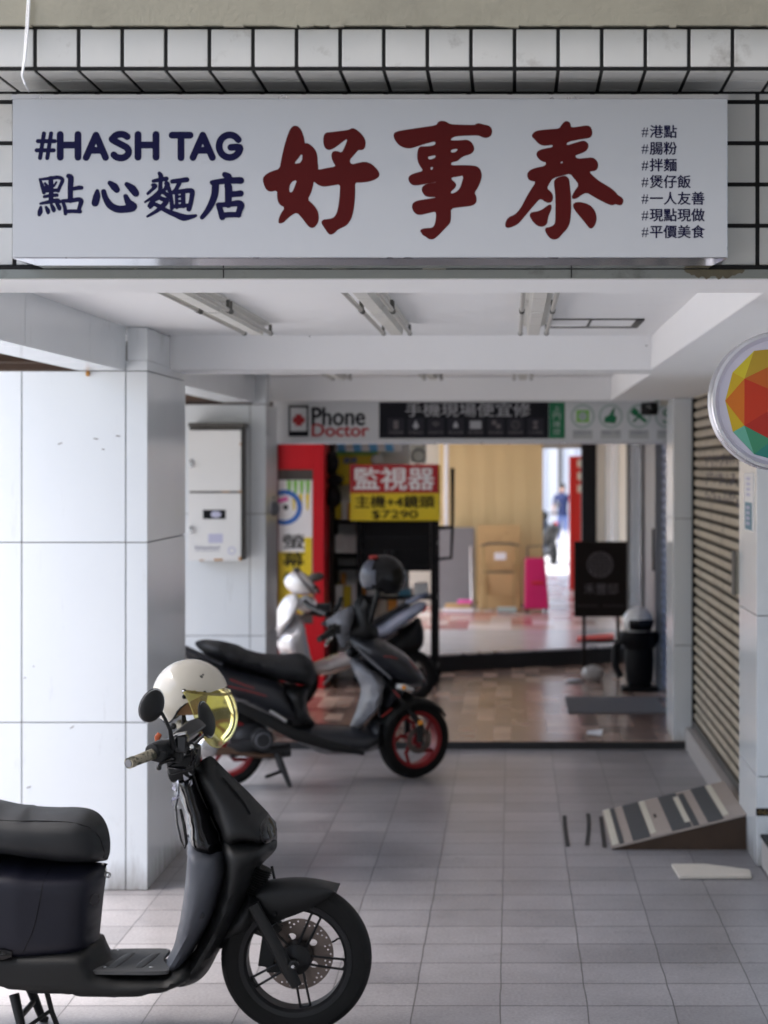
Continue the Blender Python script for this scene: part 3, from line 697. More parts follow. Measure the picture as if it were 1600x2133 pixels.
shi = [[(740,142),(790,150),(860,192),(1000,196),(1190,202),(1215,182),(1255,175),(1300,190),(1390,208),(1425,240),(1438,285),(1430,335),(1400,370),(1350,384),(1300,375),(1240,346),(1100,350),(940,358),(890,375),(858,405),(870,415),(1000,415),(1080,403),(1130,425),(1165,460),(1188,515),(1185,560),(1150,600),(1100,620),(1040,635),(990,670),(955,705),(900,715),(868,728),(866,762),(1000,758),(1150,762),(1220,772),(1265,805),(1290,870),(1290,930),(1270,1000),(1235,1080),(1190,1143),(1215,1190),(1222,1250),(1205,1295),(1165,1320),(1110,1332),(980,1345),(862,1362),(866,1460),(860,1540),(845,1575),(780,1640),(720,1705),(660,1765),(620,1790),(585,1792),(550,1785),(515,1755),(465,1730),(455,1700),(432,1680),(445,1650),(500,1635),(600,1630),(630,1600),(648,1540),(655,1470),(652,1402),(560,1425),(440,1454),(385,1445),(345,1410),(322,1360),(322,1310),(345,1275),(400,1250),(520,1230),(645,1212),(645,1203),(560,1204),(510,1192),(475,1155),(455,1110),(460,1070),(490,1035),(540,1015),(655,996),(655,993),(520,1020),(390,1044),(330,1038),(290,1005),(270,960),(275,920),(310,890),(380,865),(478,838),(440,785),(405,720),(392,650),(395,580),(412,520),(440,498),(480,498),(560,497),(645,478),(646,428),(560,450),(440,485),(330,522),(270,530),(210,518),(150,490),(110,450),(75,395),(62,345),(75,310),(120,288),(250,265),(430,238),(660,205),(675,170),(700,150)],
       [(965,530),(930,578),(865,585),(865,545)], [(650,622),(645,655),(580,682),(545,672),(550,640),(600,632)], [(578,785),(620,788),(600,822),(585,828)], [(1040,902),(1010,1020),(985,1085),(930,1135),(862,1157),(868,1120),(910,1090),(940,1045),(925,1000),(873,962),(873,930),(960,920)]]
c3 = cv(1040, 230, 5.714)
tai = [[(800,124),(835,135),(852,165),(855,203),(960,190),(1030,177),(1075,182),(1100,215),(1112,265),(1100,310),(1070,330),(960,345),(815,375),(798,418),(900,385),(1000,357),(1040,372),(1065,405),(1060,450),(1030,488),(970,515),(900,538),(932,575),(1030,565),(1105,557),(1150,580),(1175,620),(1180,665),(1165,705),(1130,722),(1070,728),(1120,780),(1190,840),(1270,885),(1340,930),(1390,975),(1415,1010),(1450,1025),(1478,1055),(1480,1095),(1455,1130),(1420,1128),(1385,1115),(1345,1132),(1290,1115),(1200,1070),(1110,1020),(1042,978),(980,1005),(930,1045),(885,1057),(862,1040),(870,1005),(905,945),(950,885),(890,810),(845,752),(770,772),(640,806),(600,865),(568,928),(610,960),(640,1005),(640,1060),(618,1095),(585,1103),(540,1085),(505,1058),(480,1058),(440,1100),(380,1170),(310,1255),(235,1345),(170,1382),(105,1402),(72,1385),(70,1345),(90,1295),(125,1262),(175,1245),(225,1200),(270,1135),(320,1035),(370,950),(438,848),(390,843),(350,825),(330,780),(335,745),(370,705),(440,680),(545,660),(560,618),(510,608),(465,575),(440,530),(450,490),(490,465),(560,450),(630,438),(640,408),(570,420),(510,418),(465,395),(420,345),(384,308),(400,270),(440,242),(520,230),(620,222),(712,215),(735,180),(765,140)],
       [(742,602),(762,622),(728,632)]]
tai_b = [[[(770,775),(805,785),(835,820),(840,880),(850,960),(858,1060),(858,1180),(850,1300),(835,1360),(805,1415),(760,1460),(715,1515),(680,1535),(640,1537),(600,1520),(560,1465),(545,1430),(550,1395),(590,1390),(640,1370),(665,1340),(668,1250),(668,1100),(665,980),(652,890),(652,835),(685,800)]],
         [[(605,1115),(625,1128),(622,1180),(595,1235),(580,1290),(572,1345),(545,1375),(500,1387),(450,1372),(400,1325),(367,1270),(362,1230),(390,1208),(450,1202),(510,1180),(560,1140)]],
         [[(925,1088),(990,1092),(1060,1115),(1110,1150),(1145,1205),(1162,1270),(1155,1330),(1130,1385),(1095,1410),(1065,1395),(1020,1335),(960,1265),(900,1190),(875,1140),(885,1105)]]]
for nm, c, sets in (('hao', c1, [hao]), ('shi', c2, [shi]), ('tai', c3, [tai]+tai_b)):
    for k, lp in enumerate(sets):
        shape2d('red_character' if k == 0 else 'red_stroke', [[c(x, y) for x, y in chaikin(l, 1)] for l in lp], YF - .00003*k, M['red'], sg)
# #HASH TAG in round capitals
cz = cv(0, 180, 2)
def arc_pts(cx, cy, rx, ry, a0, a1, n=12): return [(cx+rx*cos(R(a0+(a1-a0)*i/n)), cy-ry*sin(R(a0+(a1-a0)*i/n))) for i in range(n+1)]
b = MB(); W_ = 29
def st(*pts, w=W_): return [(pts[0][0], pts[0][1], w)] + [(p[0], p[1], w) for p in pts[1:]]
L = []
for s in ([st((183,196),(167,298),w=18), st((213,196),(197,298),w=18), st((158,228),(228,228),w=18), st((153,266),(224,266),w=18)],
          [st((251,200),(251,295)), st((325,200),(325,295)), st((251,244),(325,244))],
          [st((400,203),(359,296)), st((400,203),(440,296)), st((376,266),(424,266))],
          [st(*arc_pts(503,223,33,24,35,180,8), *arc_pts(503,272,33,26,60,-5,4), *arc_pts(503,272,33,26,-20,-150,8))],
          [st((575,200),(575,295)), st((650,200),(650,295)), st((575,244),(650,244))],
          [st((717,203),(792,203)), st((754,203),(754,297))],
          [st((845,203),(804,296)), st((845,203),(885,296)), st((821,266),(869,266))],
          [st(*arc_pts(957,249,44,47,35,330,16), (998,254),(962,254))]): L += s
brush(b, L, YF, cz, YS/F/2, 1.2e-6)
b.build('lettering', M['navy'], sg, smooth=False, merge=False)
# four brush characters under it
b = MB(); c4 = cv(60, 340, 6.957); c5 = cv(290, 340, 6.957); S4 = YS/F/6.957
dian = [[(160,232,28),(195,330,48),(220,425,46)], [(160,235,26),(330,215,46),(430,205,44),(490,240,48),(455,330,44),(425,400,44)], [(318,220,60),(325,400,58),(322,560,60)], [(235,290,30),(275,340,34)],
        [(400,275,26),(365,330,30)], [(225,400,44),(420,390,44)], [(225,485,38),(320,468,42),(408,462,44)], [(170,585,30),(300,560,50),(410,540,56),(450,560,40)], [(175,635,34),(165,700,64),(152,745,44)], [(250,635,34),(278,690,58),(280,718,38)], [(330,605,40),(360,665,58),(362,690,40)], [(405,580,44),(440,640,58),(445,665,38)],
        [(240,360,60),(300,390,40)], [(575,185,56),(610,215,72),(603,350,66),(603,540,62)], [(630,372,42),(720,355,52),(765,355,48)], [(490,548,40),(525,650,48),(532,730,46)], [(490,545,40),(620,540,52),(720,525,54),(760,550,60),(735,640,50),(722,700,44)], [(530,700,44),(640,695,46),(745,700,46)]]
xin = [[(993,400,44),(985,480,88),(962,575,88)], [(1085,410,62),(1110,500,70),(1170,600,84),(1270,660,86),(1380,665,86),(1500,640,100),(1530,610,60)], [(1405,480,58),(1440,560,80),(1480,610,110)], [(1175,285,56),(1240,340,92),(1275,385,76)], [(1420,305,56),(1500,370,96),(1550,435,84)]]
mian = [[(292,145,44),(315,190,62),(308,300,50),(306,400,56)], [(205,258,42),(300,240,52),(395,225,56)], [(195,315,40),(230,330,60),(185,385,40),(125,440,36)], [(395,290,56),(410,310,64),(380,370,48),(345,410,44)], [(430,360,50),(440,400,50)], [(290,430,72),(200,490,44),(85,562,26)], [(340,420,40),(400,455,56),(440,500,44)],
        [(270,500,60),(180,560,44),(140,620,36)], [(280,490,50),(340,520,56),(400,545,60),(340,620,64),(240,700,46),(120,770,30)], [(200,580,44),(300,630,56),(400,690,56),(520,740,68),(640,785,84),(730,780,60),(820,760,38)], [(160,640,40),(200,600,44)], [(480,265,54),(600,250,58),(690,238,62)], [(580,290,56),(545,360,50),(510,410,50)], [(450,430,44),(470,560,50),(475,650,52)], [(450,425,48),(600,410,56),(730,395,58),(770,420,60),(750,560,56),(720,665,60)],
        [(540,430,44),(545,640,44)], [(635,430,56),(640,620,56)], [(560,485,30),(620,478,30)], [(560,550,30),(620,545,30)], [(475,625,46),(600,620,50),(700,610,46)]]
dian2 = [[(1240,165,66),(1290,195,86),(1310,230,70)], [(1055,280,56),(1200,262,70),(1350,250,76),(1470,250,84)], [(1105,310,88),(1095,450,84),(1050,580,80),(980,700,66),(910,785,52)], [(1280,330,76),(1295,350,90),(1292,480,84),(1292,600,80)], [(1320,450,76),(1400,445,70),(1470,438,76)], [(1150,605,64),(1180,690,72),(1205,780,76)], [(1150,605,60),(1300,595,62),(1430,580,76),(1475,610,84),(1450,690,72),(1440,750,66)], [(1200,755,66),(1320,745,66),(1440,745,66)]]
fat = lambda S: [[(p[0], p[1], p[2]*1.24) for p in s] for s in S]
brush(b, fat(dian+xin), YF, c4, S4, 1.2e-6); b.layer = 0; brush(b, fat(mian+dian2), YF, c5, S4, 1.2e-6)
b.build('lettering', M['navy'], sg, smooth=False, merge=False)
for k, s in enumerate(('港點', '腸粉', '拌麵', '煲仔飯', '一人友善', '現點現做', '平價美食')):
    yb = 285.5 + k*34.75
    text('#', YF, M['navy'], sg, box=pbox(1336.5, yb-20, 1351, yb, YS))
    text(s, YF, M['navy'], sg, size=28.9*YS/F, x=X_(1353, YS), z=Z_(yb-.6, YS), bold=.024)
# ------------------------------------------------------------- black scooter in front (traced from its side view, at its real distance)
Y1 = 6.63
sc1 = thing('scooter', 'matte black scooter in front, step-through body with camo grip and drilled front brake disc', 'scooter', (X_(618, Y1), Y1, 0))
def s1(px, py, dy=0.0): return at(px, py, Y1+dy)
def ol(pts, dy=0.0): return [(X_(p[0], Y1+dy), Z_(p[1], Y1+dy)) for p in pts]
T1 = lambda u, l, z: (u, Y1+l, z)
def puffpart(name, pts, W, b, m, parent=sc1, step=.016, ang=60, **kw):
    mb = MB(); q = puff(mb, ol(pts), W, b, step, T1, **kw)
    return mb.build(name, m, parent, ang=ang), q
def ztap(pa, wa, pb, wb):      # half width varying with height between two photo rows
    za, zb = Z_(pa, Y1), Z_(pb, Y1)
    return lambda u, z: wa + (wb-wa)*min(1, max(0, (z-za)/(zb-za)))
# lower body with the step-through floor
_, qb = puffpart('lower_body', [(-330,1890),(-200,1920),(0,1944),(75,1948),(150,1948),(196,1950),(213,1960),(222,1985),(232,1997),(260,2001),(320,2003),(345,2004),(375,1996),(400,1990),(420,2000),(412,2030),(385,2050),(355,2058),(282,2067),(113,2061),(31,2049),(0,2040),(-80,2015),(-250,1960),(-330,1930)], .181, .03, M['blackmatte'], step=.014)
# battery case under the seat
_, qc = puffpart('battery_case', [(214,1797),(221,1806),(221,1827),(216,1865),(211,1915),(208,1945),(206,1972),(170,1990),(70,1995),(-60,1990),(-200,1960),(-300,1890),(-330,1820),(-240,1765),(0,1778),(100,1790)], lambda u, z: .178-.035*max(0, min(1, (u-X_(60,Y1))/.25)), .06, M['navypanel'])
s_, qs = puffpart('seat', [(-290,1705),(-230,1680),(-130,1664),(-60,1660),(0,1666),(40,1674),(80,1679),(120,1681),(160,1681),(188,1685),(208,1696),(221,1715),(228,1738),(230,1762),(227,1783),(215,1794),(150,1797),(75,1789),(0,1778),(-100,1766),(-220,1752),(-285,1730)], lambda u, z: .165-.03*max(0, min(1, (u-X_(60,Y1))/.25)), .075, M['seat'])
b = MB()
for dd in (-1, 1):
    pl = crom([(-120,1686),(0,1693),(60,1697),(130,1699),(170,1703),(195,1712),(210,1729),(219,1752),(221,1772),(217,1786)], 5, False)
    P3 = [Vector((X_(p[0], Y1), Y1+dd*(qs(X_(p[0],Y1), Z_(p[1],Y1))+.0006), Z_(p[1],Y1))) for p in pl]
    b.tube(P3, .0018, 6)
b.build('piping', M['blackgloss'], s_)
b = MB()
for dd in (-1, 1):
    pl = crom([(115,1800),(108,1850),(95,1910),(74,1958)], 5, False)
    b.tube([Vector((X_(p[0], Y1), Y1+dd*(qc(X_(p[0],Y1), Z_(p[1],Y1))+.0002), Z_(p[1],Y1))) for p in pl], .0016, 6)
b.build('seam', M['black'], sc1)
# inner leg shield (faces the rider) and outer apron
_, ql = puffpart('leg_shield', [(391,1738),(410,1744),(440,1753),(468,1762),(478,1800),(468,1845),(452,1895),(425,1945),(402,1984),(380,2020),(360,2040),(342,2030),(346,2003),(362,1970),(369,1942),(376,1912),(383,1865),(388,1820),(391,1775)], ztap(1745,.15,2010,.175), lambda u, z: (.018+.042*min(1, max(0, (Z_(1745,Y1)-z)/.22))), M['shield'], smooth=4)
_, qa = puffpart('apron', [(462,1738),(500,1735),(545,1738),(572,1732),(577,1750),(576,1766),(567,1779),(550,1796),(536,1815),(522,1850),(503,1900),(480,1945),(458,1978),(438,2016),(420,2038),(395,2052),(368,2056),(352,2040),(385,2008),(415,1962),(440,1905),(458,1850),(466,1800),(462,1775)], ztap(1760,.138,2020,.172), lambda u, z: .03+.045*min(1, max(0, (Z_(1745,Y1)-z)/.2)), M['blackmatte'], smooth=5)
_, qw = puffpart('front_cowl', [(430,1578),(437,1575),(447,1580),(463,1597),(489,1622),(515,1647),(534,1667),(556,1690),(567,1706),(575,1730),(575,1751),(555,1758),(510,1757),(468,1759),(455,1724),(440,1690),(423,1650),(408,1614),(410,1598),(419,1585)], ztap(1580,.06,1750,.14), lambda u, z: .07-.045*min(1, max(0, (Z_(1690,Y1)-z)/.09)), M['blackmatte'], smooth=5)
_, qst = puffpart('steering_cover', [(354,1611),(375,1604),(408,1602),(426,1645),(444,1688),(460,1724),(474,1775),(450,1790),(425,1785),(396,1770),(388,1700),(375,1662),(363,1628)], ztap(1605,.055,1750,.125), .05, M['blackgloss'])
b = MB(); pl = crom([(404,1604),(416,1640),(432,1678),(448,1714),(460,1740),(466,1758)], 5, False)
for dd in (-1, 1):
    b.tube([Vector((X_(p[0], Y1), Y1+dd*(max(qw(X_(p[0]+6,Y1), Z_(p[1],Y1)), .03)+.001), Z_(p[1],Y1))) for p in pl], .0028, 6)
b.build('trim', M['blackmatte'], sc1)
# slot on the cowl and the turn signal strip
b = MB(); pl = crom([(470,1612),(490,1633),(510,1655),(527,1677),(531,1684)], 4, False)
for dd in (-1, 1):
    b.tube([Vector((X_(p[0]-3, Y1), Y1+dd*(qw(X_(p[0]-6,Y1), Z_(p[1]+4,Y1))+.0005), Z_(p[1]+3,Y1))) for p in pl], [.002]+[.004]*(len(pl)-2)+[.002], 8)
b.build('vent_slot', M['black'], sc1)
b = MB()
for dd in (-1, 1):
    pl = [(472,1754),(490,1752),(505,1750),(517,1746)]
    b.tube([Vector((X_(p[0], Y1), Y1+dd*(qw(X_(p[0],Y1), Z_(p[1]-2,Y1))+.001), Z_(p[1],Y1))) for p in pl], [.004,.006,.006,.003], 8)
b.build('turn_signal', M['headlens'], sc1)
# headlight
b = MB()
q5 = puff(b, ol([(553,1691),(563,1699),(571,1712),(577,1731),(577,1751),(570,1758),(558,1761),(543,1757),(534,1744),(530,1727),(532,1711),(540,1700)]), lambda u, z: .145, .075, .010, T1)
hl = b.build('headlight', M['headlens'], sc1, ang=70)
pl = [(562,1711),(566,1722),(569,1736),(566,1750)]
for dd in (-1, 1):
    b = MB(); b.tube([Vector((X_(p[0], Y1), Y1+dd*(q5(X_(p[0],Y1), Z_(p[1],Y1))+.0015), Z_(p[1],Y1))) for p in pl], [.002,.006,.006,.002], 8); b.build('reflector', M['gunmetal'], hl)
# button caps on the leg shield
b = MB()
for px, py in ((448,1777),(417,1910)):
    X, Z = X_(px,Y1-.15), Z_(py,Y1-.15)
    q = ql(X, Z)
    for dd in (-1, 1): b.ell((X, Y1+dd*(q-.002), Z), (.012, .007, .012), 14, 8)
b.build('button_cap', M['blackpanel'], sc1)
# floor mat with grooves and screws
zf = Z_(2004, Y1)-.004
fo = crom([(X_(228,6.75),6.77),(X_(300,6.75),6.785),(X_(352,6.77),6.775),(X_(342,6.66),6.70),(X_(338,6.6),6.63),(X_(345,6.55),6.57),(X_(352,6.5),6.50),(X_(330,6.48),6.478),(X_(250,6.48),6.478),(X_(190,6.48),6.49),(X_(222,6.6),6.56),(X_(232,6.65),6.64),(X_(232,6.7),6.70)], 4)
b = MB(); n = len(fo)
b.add([(x, y, zf) for x, y in fo]+[(x, y, zf+.012) for x, y in fo], [tuple(range(n, 2*n))]+[(i,(i+1)%n,n+(i+1)%n,n+i) for i in range(n)])
fm = b.build('floor_mat', M['rubber'], sc1, ang=30)
b = MB()
for k in (258, 312):
    xa = X_(k, Y1)
    pl = [(xa-.018+.03*((y-6.5)/.24)**1.4, y, zf+.0105) for y in (6.52, 6.57, 6.62, 6.67, 6.72)]
    b.tube(pl, [.012,.017,.018,.017,.012], 10, sx=1.0)
gm = b.build('groove', M['blackmatte'], fm)
for v in gm.data.vertices: v.co.z = (v.co.z-(zf+.0105))*.1+zf+.0118
b = MB()
for px, py in ((217,2008),(315,2014)):
    p = at(px, py, 6.52)
    b.lathe((p.x, 6.52, zf+.012), (0,0,1), [(.008,0),(.008,.003),(.005,.004),(0,.004)], 12)
for px in (246, 350): b.lathe((X_(px,6.75), 6.755, zf+.012), (0,0,1), [(.006,0),(.006,.002),(0,.003)], 10)
b.build('screw', M['steel'], fm)
# footrest slot, seat lock ring, emblem
zc = Z_(1987, Y1-.17)
for dd in (-1, 1): b = MB(); b.tube([(X_(-60,6.46), Y1+dd*.1755, zc), (X_(10,6.46), Y1+dd*.1755, zc), (X_(26,6.46), Y1+dd*.1735, zc)], [.021,.021,.012], 14); b.build('footrest', M['blackgloss'], sc1)
p = s1(225, 1819); b = MB()
b.tube([s1(212,1798), s1(216,1808), s1(221,1814)], .006, 8)
for k in range(2): b.tube([p+Vector((.008*cos(a)+.003*k, .01*k-.02, .008*sin(a)-.004*k)) for a in [2*pi*i/12 for i in range(12)]], .0022, 6, closed=True)
b.build('key_ring', M['steel'], sc1)
b = MB(); X, Z = X_(213,Y1), Z_(1864,Y1)
em = [Vector((X-.010+.010*cos(a)*.9, Y1-.085-.0*a, Z+.020*sin(a))) for a in [2*pi*i/20 for i in range(20)]]
em = [Vector((v.x, Y1-max(.02, qc(v.x-.003, v.z))-.001, v.z)) for v in em]
b.tube(em, .0012, 5, closed=True); b.build('emblem', M['ring'], sc1)
# front wheel
C = Vector((X_(618, Y1), Y1, .2475))
wh = MB().lathe(C, (0,1,0), [(.178,-.040),(.205,-.050),(.228,-.047),(.241,-.032),(.2475,-.012),(.2475,.012),(.241,.032),(.228,.047),(.205,.050),(.178,.040)], 72, closed=True)
fw = bpy.data.objects.new('front_wheel', None); COL.objects.link(fw); fw.parent = sc1; WM[fw] = WM[sc1]
wh.build('tyre', M['tyre'], fw)
b = MB(); b.lathe(C, (0,1,0), [(.161,-.034),(.170,-.044),(.186,-.046),(.186,.046),(.170,.044),(.161,.034),(.163,0)], 72, closed=True)
b.lathe(C, (0,1,0), [(0,-.045),(.022,-.045),(.05,-.03),(.053,.02),(.04,.035),(0,.035)], 32)
for k in range(5):
    a0 = R(-7+72*k)
    dr = Vector((cos(a0), 0, sin(a0))); sd = Vector((-sin(a0), 0, cos(a0)))
    for s in (-1, 1):
        b.tube([C+dr*.045+sd*s*.014+Vector((0,-.012,0)), C+dr*.11+sd*s*.0155+Vector((0,-.014,0)), C+dr*.164+sd*s*.0165+Vector((0,-.012,0))], .0042, 8)
    b.tube([C+dr*.150+sd*.0165*cos(q)+dr*.012*sin(q)+Vector((0,-.012,0)) for q in [pi*i/8 for i in range(9)]], .0042, 8)
b.build('rim', M['rimblack'], fw)
CD = C+Vector((0,.052,0))
lp = [[(CD.x+.1175*cos(a), CD.z+.1175*sin(a)) for a in [2*pi*i/72 for i in range(72)]]]
for i in range(12):
    for (rr, off) in ((.108, 0), (.100, 8), (.0925, 16), (.108, 15.5)):
        a = R(i*30+off); cx, cz = CD.x+rr*cos(a), CD.z+rr*sin(a)
        lp.append([(cx+.0031*cos(t), cz+.0031*sin(t)) for t in [2*pi*j/10 for j in range(10)]])
for i in range(5):
    a = R(i*72+38); cx, cz = CD.x+.062*cos(a), CD.z+.062*sin(a)
    lp.append([(cx+.011*cos(t)*1.25, cz+.011*sin(t)) for t in [2*pi*j/14 for j in range(14)]])
shape2d('brake_disc', lp, CD.y, M['disc'], fw, thick=.004)
b = MB(); b.tube([C+Vector((.118,.0,.052)), C+Vector((.128,-.01,.058)), C+Vector((.134,0,.062)), C+Vector((.15,0,.065))], .0035, 8); b.build('valve', M['rimblack'], fw)
# fork legs, caliper, bellows
b = MB()
for dy in (-.085, .085):
    b.tube([s1(534,1872)+Vector((0,dy,0)), s1(575,1948)+Vector((0,dy,0)), s1(606,2006)+Vector((0,dy,0)), s1(624,2040)+Vector((0,dy,0))], [.020,.021,.023,.018], 16)
    b.lathe(C+Vector((0,dy*1.0,0)), (0, -1 if dy < 0 else 1, 0), [(0,.034),(.009,.034),(.011,.030),(.011,.022),(.018,.020),(.018,0)], 6)
b.build('fork', M['blackmatte'], sc1)
b = MB(); b.lathe(C+Vector((0,-.085,0)), (0,-1,0), [(0,.036),(.006,.036),(.007,.03),(.010,.028),(.010,.024)], 6); b.build('axle_bolt', M['steel'], sc1)
b = MB(); p = C+Vector((-.098, .05, .022))
b.obox(p, (.05, .05, .12), Matrix.Rotation(R(8),3,'Y')); b.obox(p+Vector((.015,-.03,.06)), (.06,.02,.03), Matrix.Rotation(R(-35),3,'Y')); b.obox(p+Vector((-.03,0,.055)), (.03,.03,.025), Matrix.Rotation(R(20),3,'Y')); b.obox(p+Vector((.02,0,-.065)), (.05,.035,.03))
b.tube([p+Vector((-.03,-.02,.06)), p+Vector((0,-.03,.11)), p+Vector((.03,-.02,.19)), p+Vector((.01,0,.27))], .005, 8)
b.build('brake_caliper', M['blackmatte'], sc1, bevel=.006)
b = MB(); p0, p1 = s1(546,1806), s1(522,1860)
pts = [p0+(p1-p0)*i/24 for i in range(25)]; b.tube(pts, [.030 if i % 2 else .038 for i in range(25)], 18)
b.build('bellows', M['tyre'], sc1)
# front fender: arch section swept round the wheel, dipping skirt
def fender(mb, C, rows, yw=.062, n=15):
    vs = []; 
    for ang, rt, rb in rows:
        a = R(ang); dr = Vector((cos(a), 0, sin(a)))
        for j in range(n):
            t = -1+2*j/(n-1); th = t*pi/2
            prof_r = rb + (rt-rb)*max(0, cos(th))**.38
            vs.append(C + dr*prof_r + Vector((0, yw*max(-1, min(1, sin(th)*1.18)), 0)))
    k = len(rows); fs = [(i*n+j, i*n+j+1, (i+1)*n+j+1, (i+1)*n+j) for i in range(k-1) for j in range(n-1)]
    mb.add(vs, fs)
b = MB()
rows = []
for px, py, qx, qy in ((704,1853,702,1857),(697,1846,699,1859),(686,1841,690,1866),(672,1836,676,1875),(656,1832,658,1886),(636,1829,638,1896),(614,1828,616,1905),(595,1829,596,1912),(576,1831,578,1920),(558,1834,562,1916),(545,1840,552,1895),(534,1856,541,1872)):
    u = Vector((X_(px,Y1)-C.x, 0, Z_(py,Y1)-C.z)); v = Vector((X_(qx,Y1-.06)-C.x, 0, Z_(qy,Y1-.06)-C.z))
    rows.append((u, v))
n = 17; vs = []
for u, v in rows:
    for j in range(n):
        t = -1+2*j/(n-1); th = t*pi/2
        k_ = max(0, cos(th))**.45
        q = v+(u-v)*k_
        vs.append(C+Vector((q.x, .068*max(-1, min(1, sin(th)*1.15)), q.z)))
b.add(vs, [(i*n+j, i*n+j+1, (i+1)*n+j+1, (i+1)*n+j) for i in range(len(rows)-1) for j in range(n-1)])
fd = b.build('front_fender', M['blackmatte'], sc1, ang=70)
md = fd.modifiers.new('solid', 'SOLIDIFY'); md.thickness = .003; md.offset = -1
b = MB(); b.lathe(s1(573,1905,-.07), (0,-1,0), [(.008,0),(.008,.004),(.004,.006),(0,.006)], 12); b.build('rivet', M['black'], fd)
puffpart('wheel_well', [(536,1860),(545,1890),(538,1925),(520,1945),(485,1960),(462,1976),(450,1970),(470,1920),(500,1880),(520,1855)], .075, .03, M['blackmatte'])
# centre stand
b = MB()
for dy in (-.11, .11):
    x0 = X_(62, Y1); b.tube([(x0-.03, Y1+dy*.8, .15), (x0-.005, Y1+dy, .07), (x0+.012, Y1+dy*1.15, .012), (x0+.03, Y1+dy*1.2, .006)], [.017,.015,.014,.010], 10)
b.tube([(x0-.01, Y1-.1, .075), (x0-.012, Y1+.1, .075)], .010, 10)
b.tube([(x0+.07, Y1-.06, .15), (x0+.085, Y1-.05, .08), (x0+.105, Y1-.04, .02)], .009, 8); b.tube([(x0+.005, Y1-.115, .04), (x0+.085, Y1-.05, .09)], .007, 8)
b.tube([(x0-.03,Y1-.12,.05),(x0-.045,Y1-.15,.055),(x0-.06,Y1-.17,.06)], .006, 8)
b.build('centre_stand', M['blackmatte'], sc1)
# rear wheel and tail (left of the picture)
CR = Vector((X_(618,Y1)-1.30, Y1, .2475))
rw = bpy.data.objects.new('rear_wheel', None); COL.objects.link(rw); rw.parent = sc1; WM[rw] = WM[sc1]
MB().lathe(CR, (0,1,0), [(.17,-.045),(.205,-.056),(.228,-.05),(.2475,-.014),(.2475,.014),(.228,.05),(.205,.056),(.17,.045)], 48, closed=True).build('tyre', M['tyre'], rw)
b = MB(); b.lathe(CR, (0,1,0), [(0,-.06),(.06,-.06),(.08,-.03),(.18,-.025),(.18,.03),(.06,.06),(0,.06)], 40); b.build('rim', M['rimblack'], rw)
puffpart('tail', [(-180,1940),(-120,1790),(-220,1745),(-320,1715),(-345,1740),(-330,1800),(-270,1880)], .13, .05, M['navypanel'])
b = MB(); b.obox(s1(-340,1750), (.02,.18,.05)); b.build('tail_light', M['redlens'], sc1, bevel=.006)
# handlebar, grips, controls
hb = bpy.data.objects.new('handlebar', None); COL.objects.link(hb); hb.parent = sc1; WM[hb] = WM[sc1]
g0, g1 = at(331,1566,6.40), at(268,1590,6.27)
mir = lambda v: Vector((v.x+.13*0, 2*Y1-v.y, v.z))
ctr = at(384,1552,6.60)
b = MB(); b.tube([g0, ctr, Vector((g0.x+.03, 2*Y1-g0.y, g0.z+.02))], .012, 10); b.build('bar', M['blackmatte'], hb)
b = MB(); d_ = (g1-g0)
b.tube([g0, g0+d_*.12, g0+d_*.14, g0+d_*.84, g0+d_*.85, g0+d_*.88, g0+d_*.89, g0+d_*.92, g0+d_*.93, g1], [.021,.021,.0175,.0165,.0178,.0178,.0165,.0178,.0165,.0175], 18); b.build('grip', M['camo'], hb)
MB().tube([g1-d_*.004, g1+d_*.015], .0125, 14).build('bar_end', M['greyplastic'], hb)
gf = Vector((g0.x+.03, 2*Y1-g0.y, g0.z+.02))
b = MB(); b.tube([gf, gf+Vector((-.06,.13,-.01))], .0175, 14); b.build('grip', M['camo'], hb)
b = MB()
b.tube([at(315,1566,6.37), at(335,1561,6.42), at(356,1558,6.47)], [.026,.031,.027], 16)
b.obox(at(330,1572,6.40), (.055,.06,.04), Matrix.Rotation(R(15),3,'Y')); b.obox(at(360,1570,6.48), (.06,.07,.05))
b.build('switch_housing', M['blackmatte'], hb, bevel=.006)
b = MB(); b.tube([at(376,1580,6.50), at(352,1582,6.40), at(336,1590,6.33), at(330,1598,6.27)], [.007,.0075,.006,.006], 10); b.ell(at(331,1599,6.265), (.009,.009,.009), 12, 8); b.tube([at(372,1585,6.5), at(350,1598,6.42), at(385,1600,6.5)], .006, 8)
b.build('brake_lever', M['blackgloss'], hb)
b = MB(); b.obox(at(378,1549,6.46), (.042,.042,.058), Matrix.Rotation(R(4),3,'Y')); rv = b.build('brake_reservoir', M['blackgloss'], hb, bevel=.007)
b = MB(); b.obox(at(376,1529,6.46), (.040,.040,.008), Matrix.Rotation(R(-12),3,'Y')); b.build('reservoir_cap', M['steel'], rv, bevel=.003)
b = MB(); b.tube([at(362,1545,6.50), at(380,1532,6.58), at(398,1520,6.64), at(415,1510,6.70)], [.03,.034,.036,.03], 4); b.build('display', M['blackgloss'], hb, bevel=.008)
b = MB(); b.tube([at(352,1614,6.6), at(378,1606,6.6), at(404,1597,6.6)], [.028,.030,.024], 14); b.obox(at(382,1588,6.58), (.09,.12,.05), Matrix.Rotation(R(-14),3,'Y')); b.obox(at(402,1572,6.6), (.04,.1,.06))
b.build('bar_clamp', M['blackmatte'], hb, bevel=.008)
b = MB(); random.seed(3)
for k in range(5):
    p = at(392+random.uniform(-5,8), 1560+random.uniform(-6,8), 6.46)
    b.tube([p, p+Vector((random.uniform(-.01,.02), -.02, .02)), p+Vector((random.uniform(0,.03), 0, -.01)), p+Vector((.01,.02,-.04)), at(388+k*4,1602,6.55)], .0032, 7)
b.build('cable', M['blackgloss'], hb)
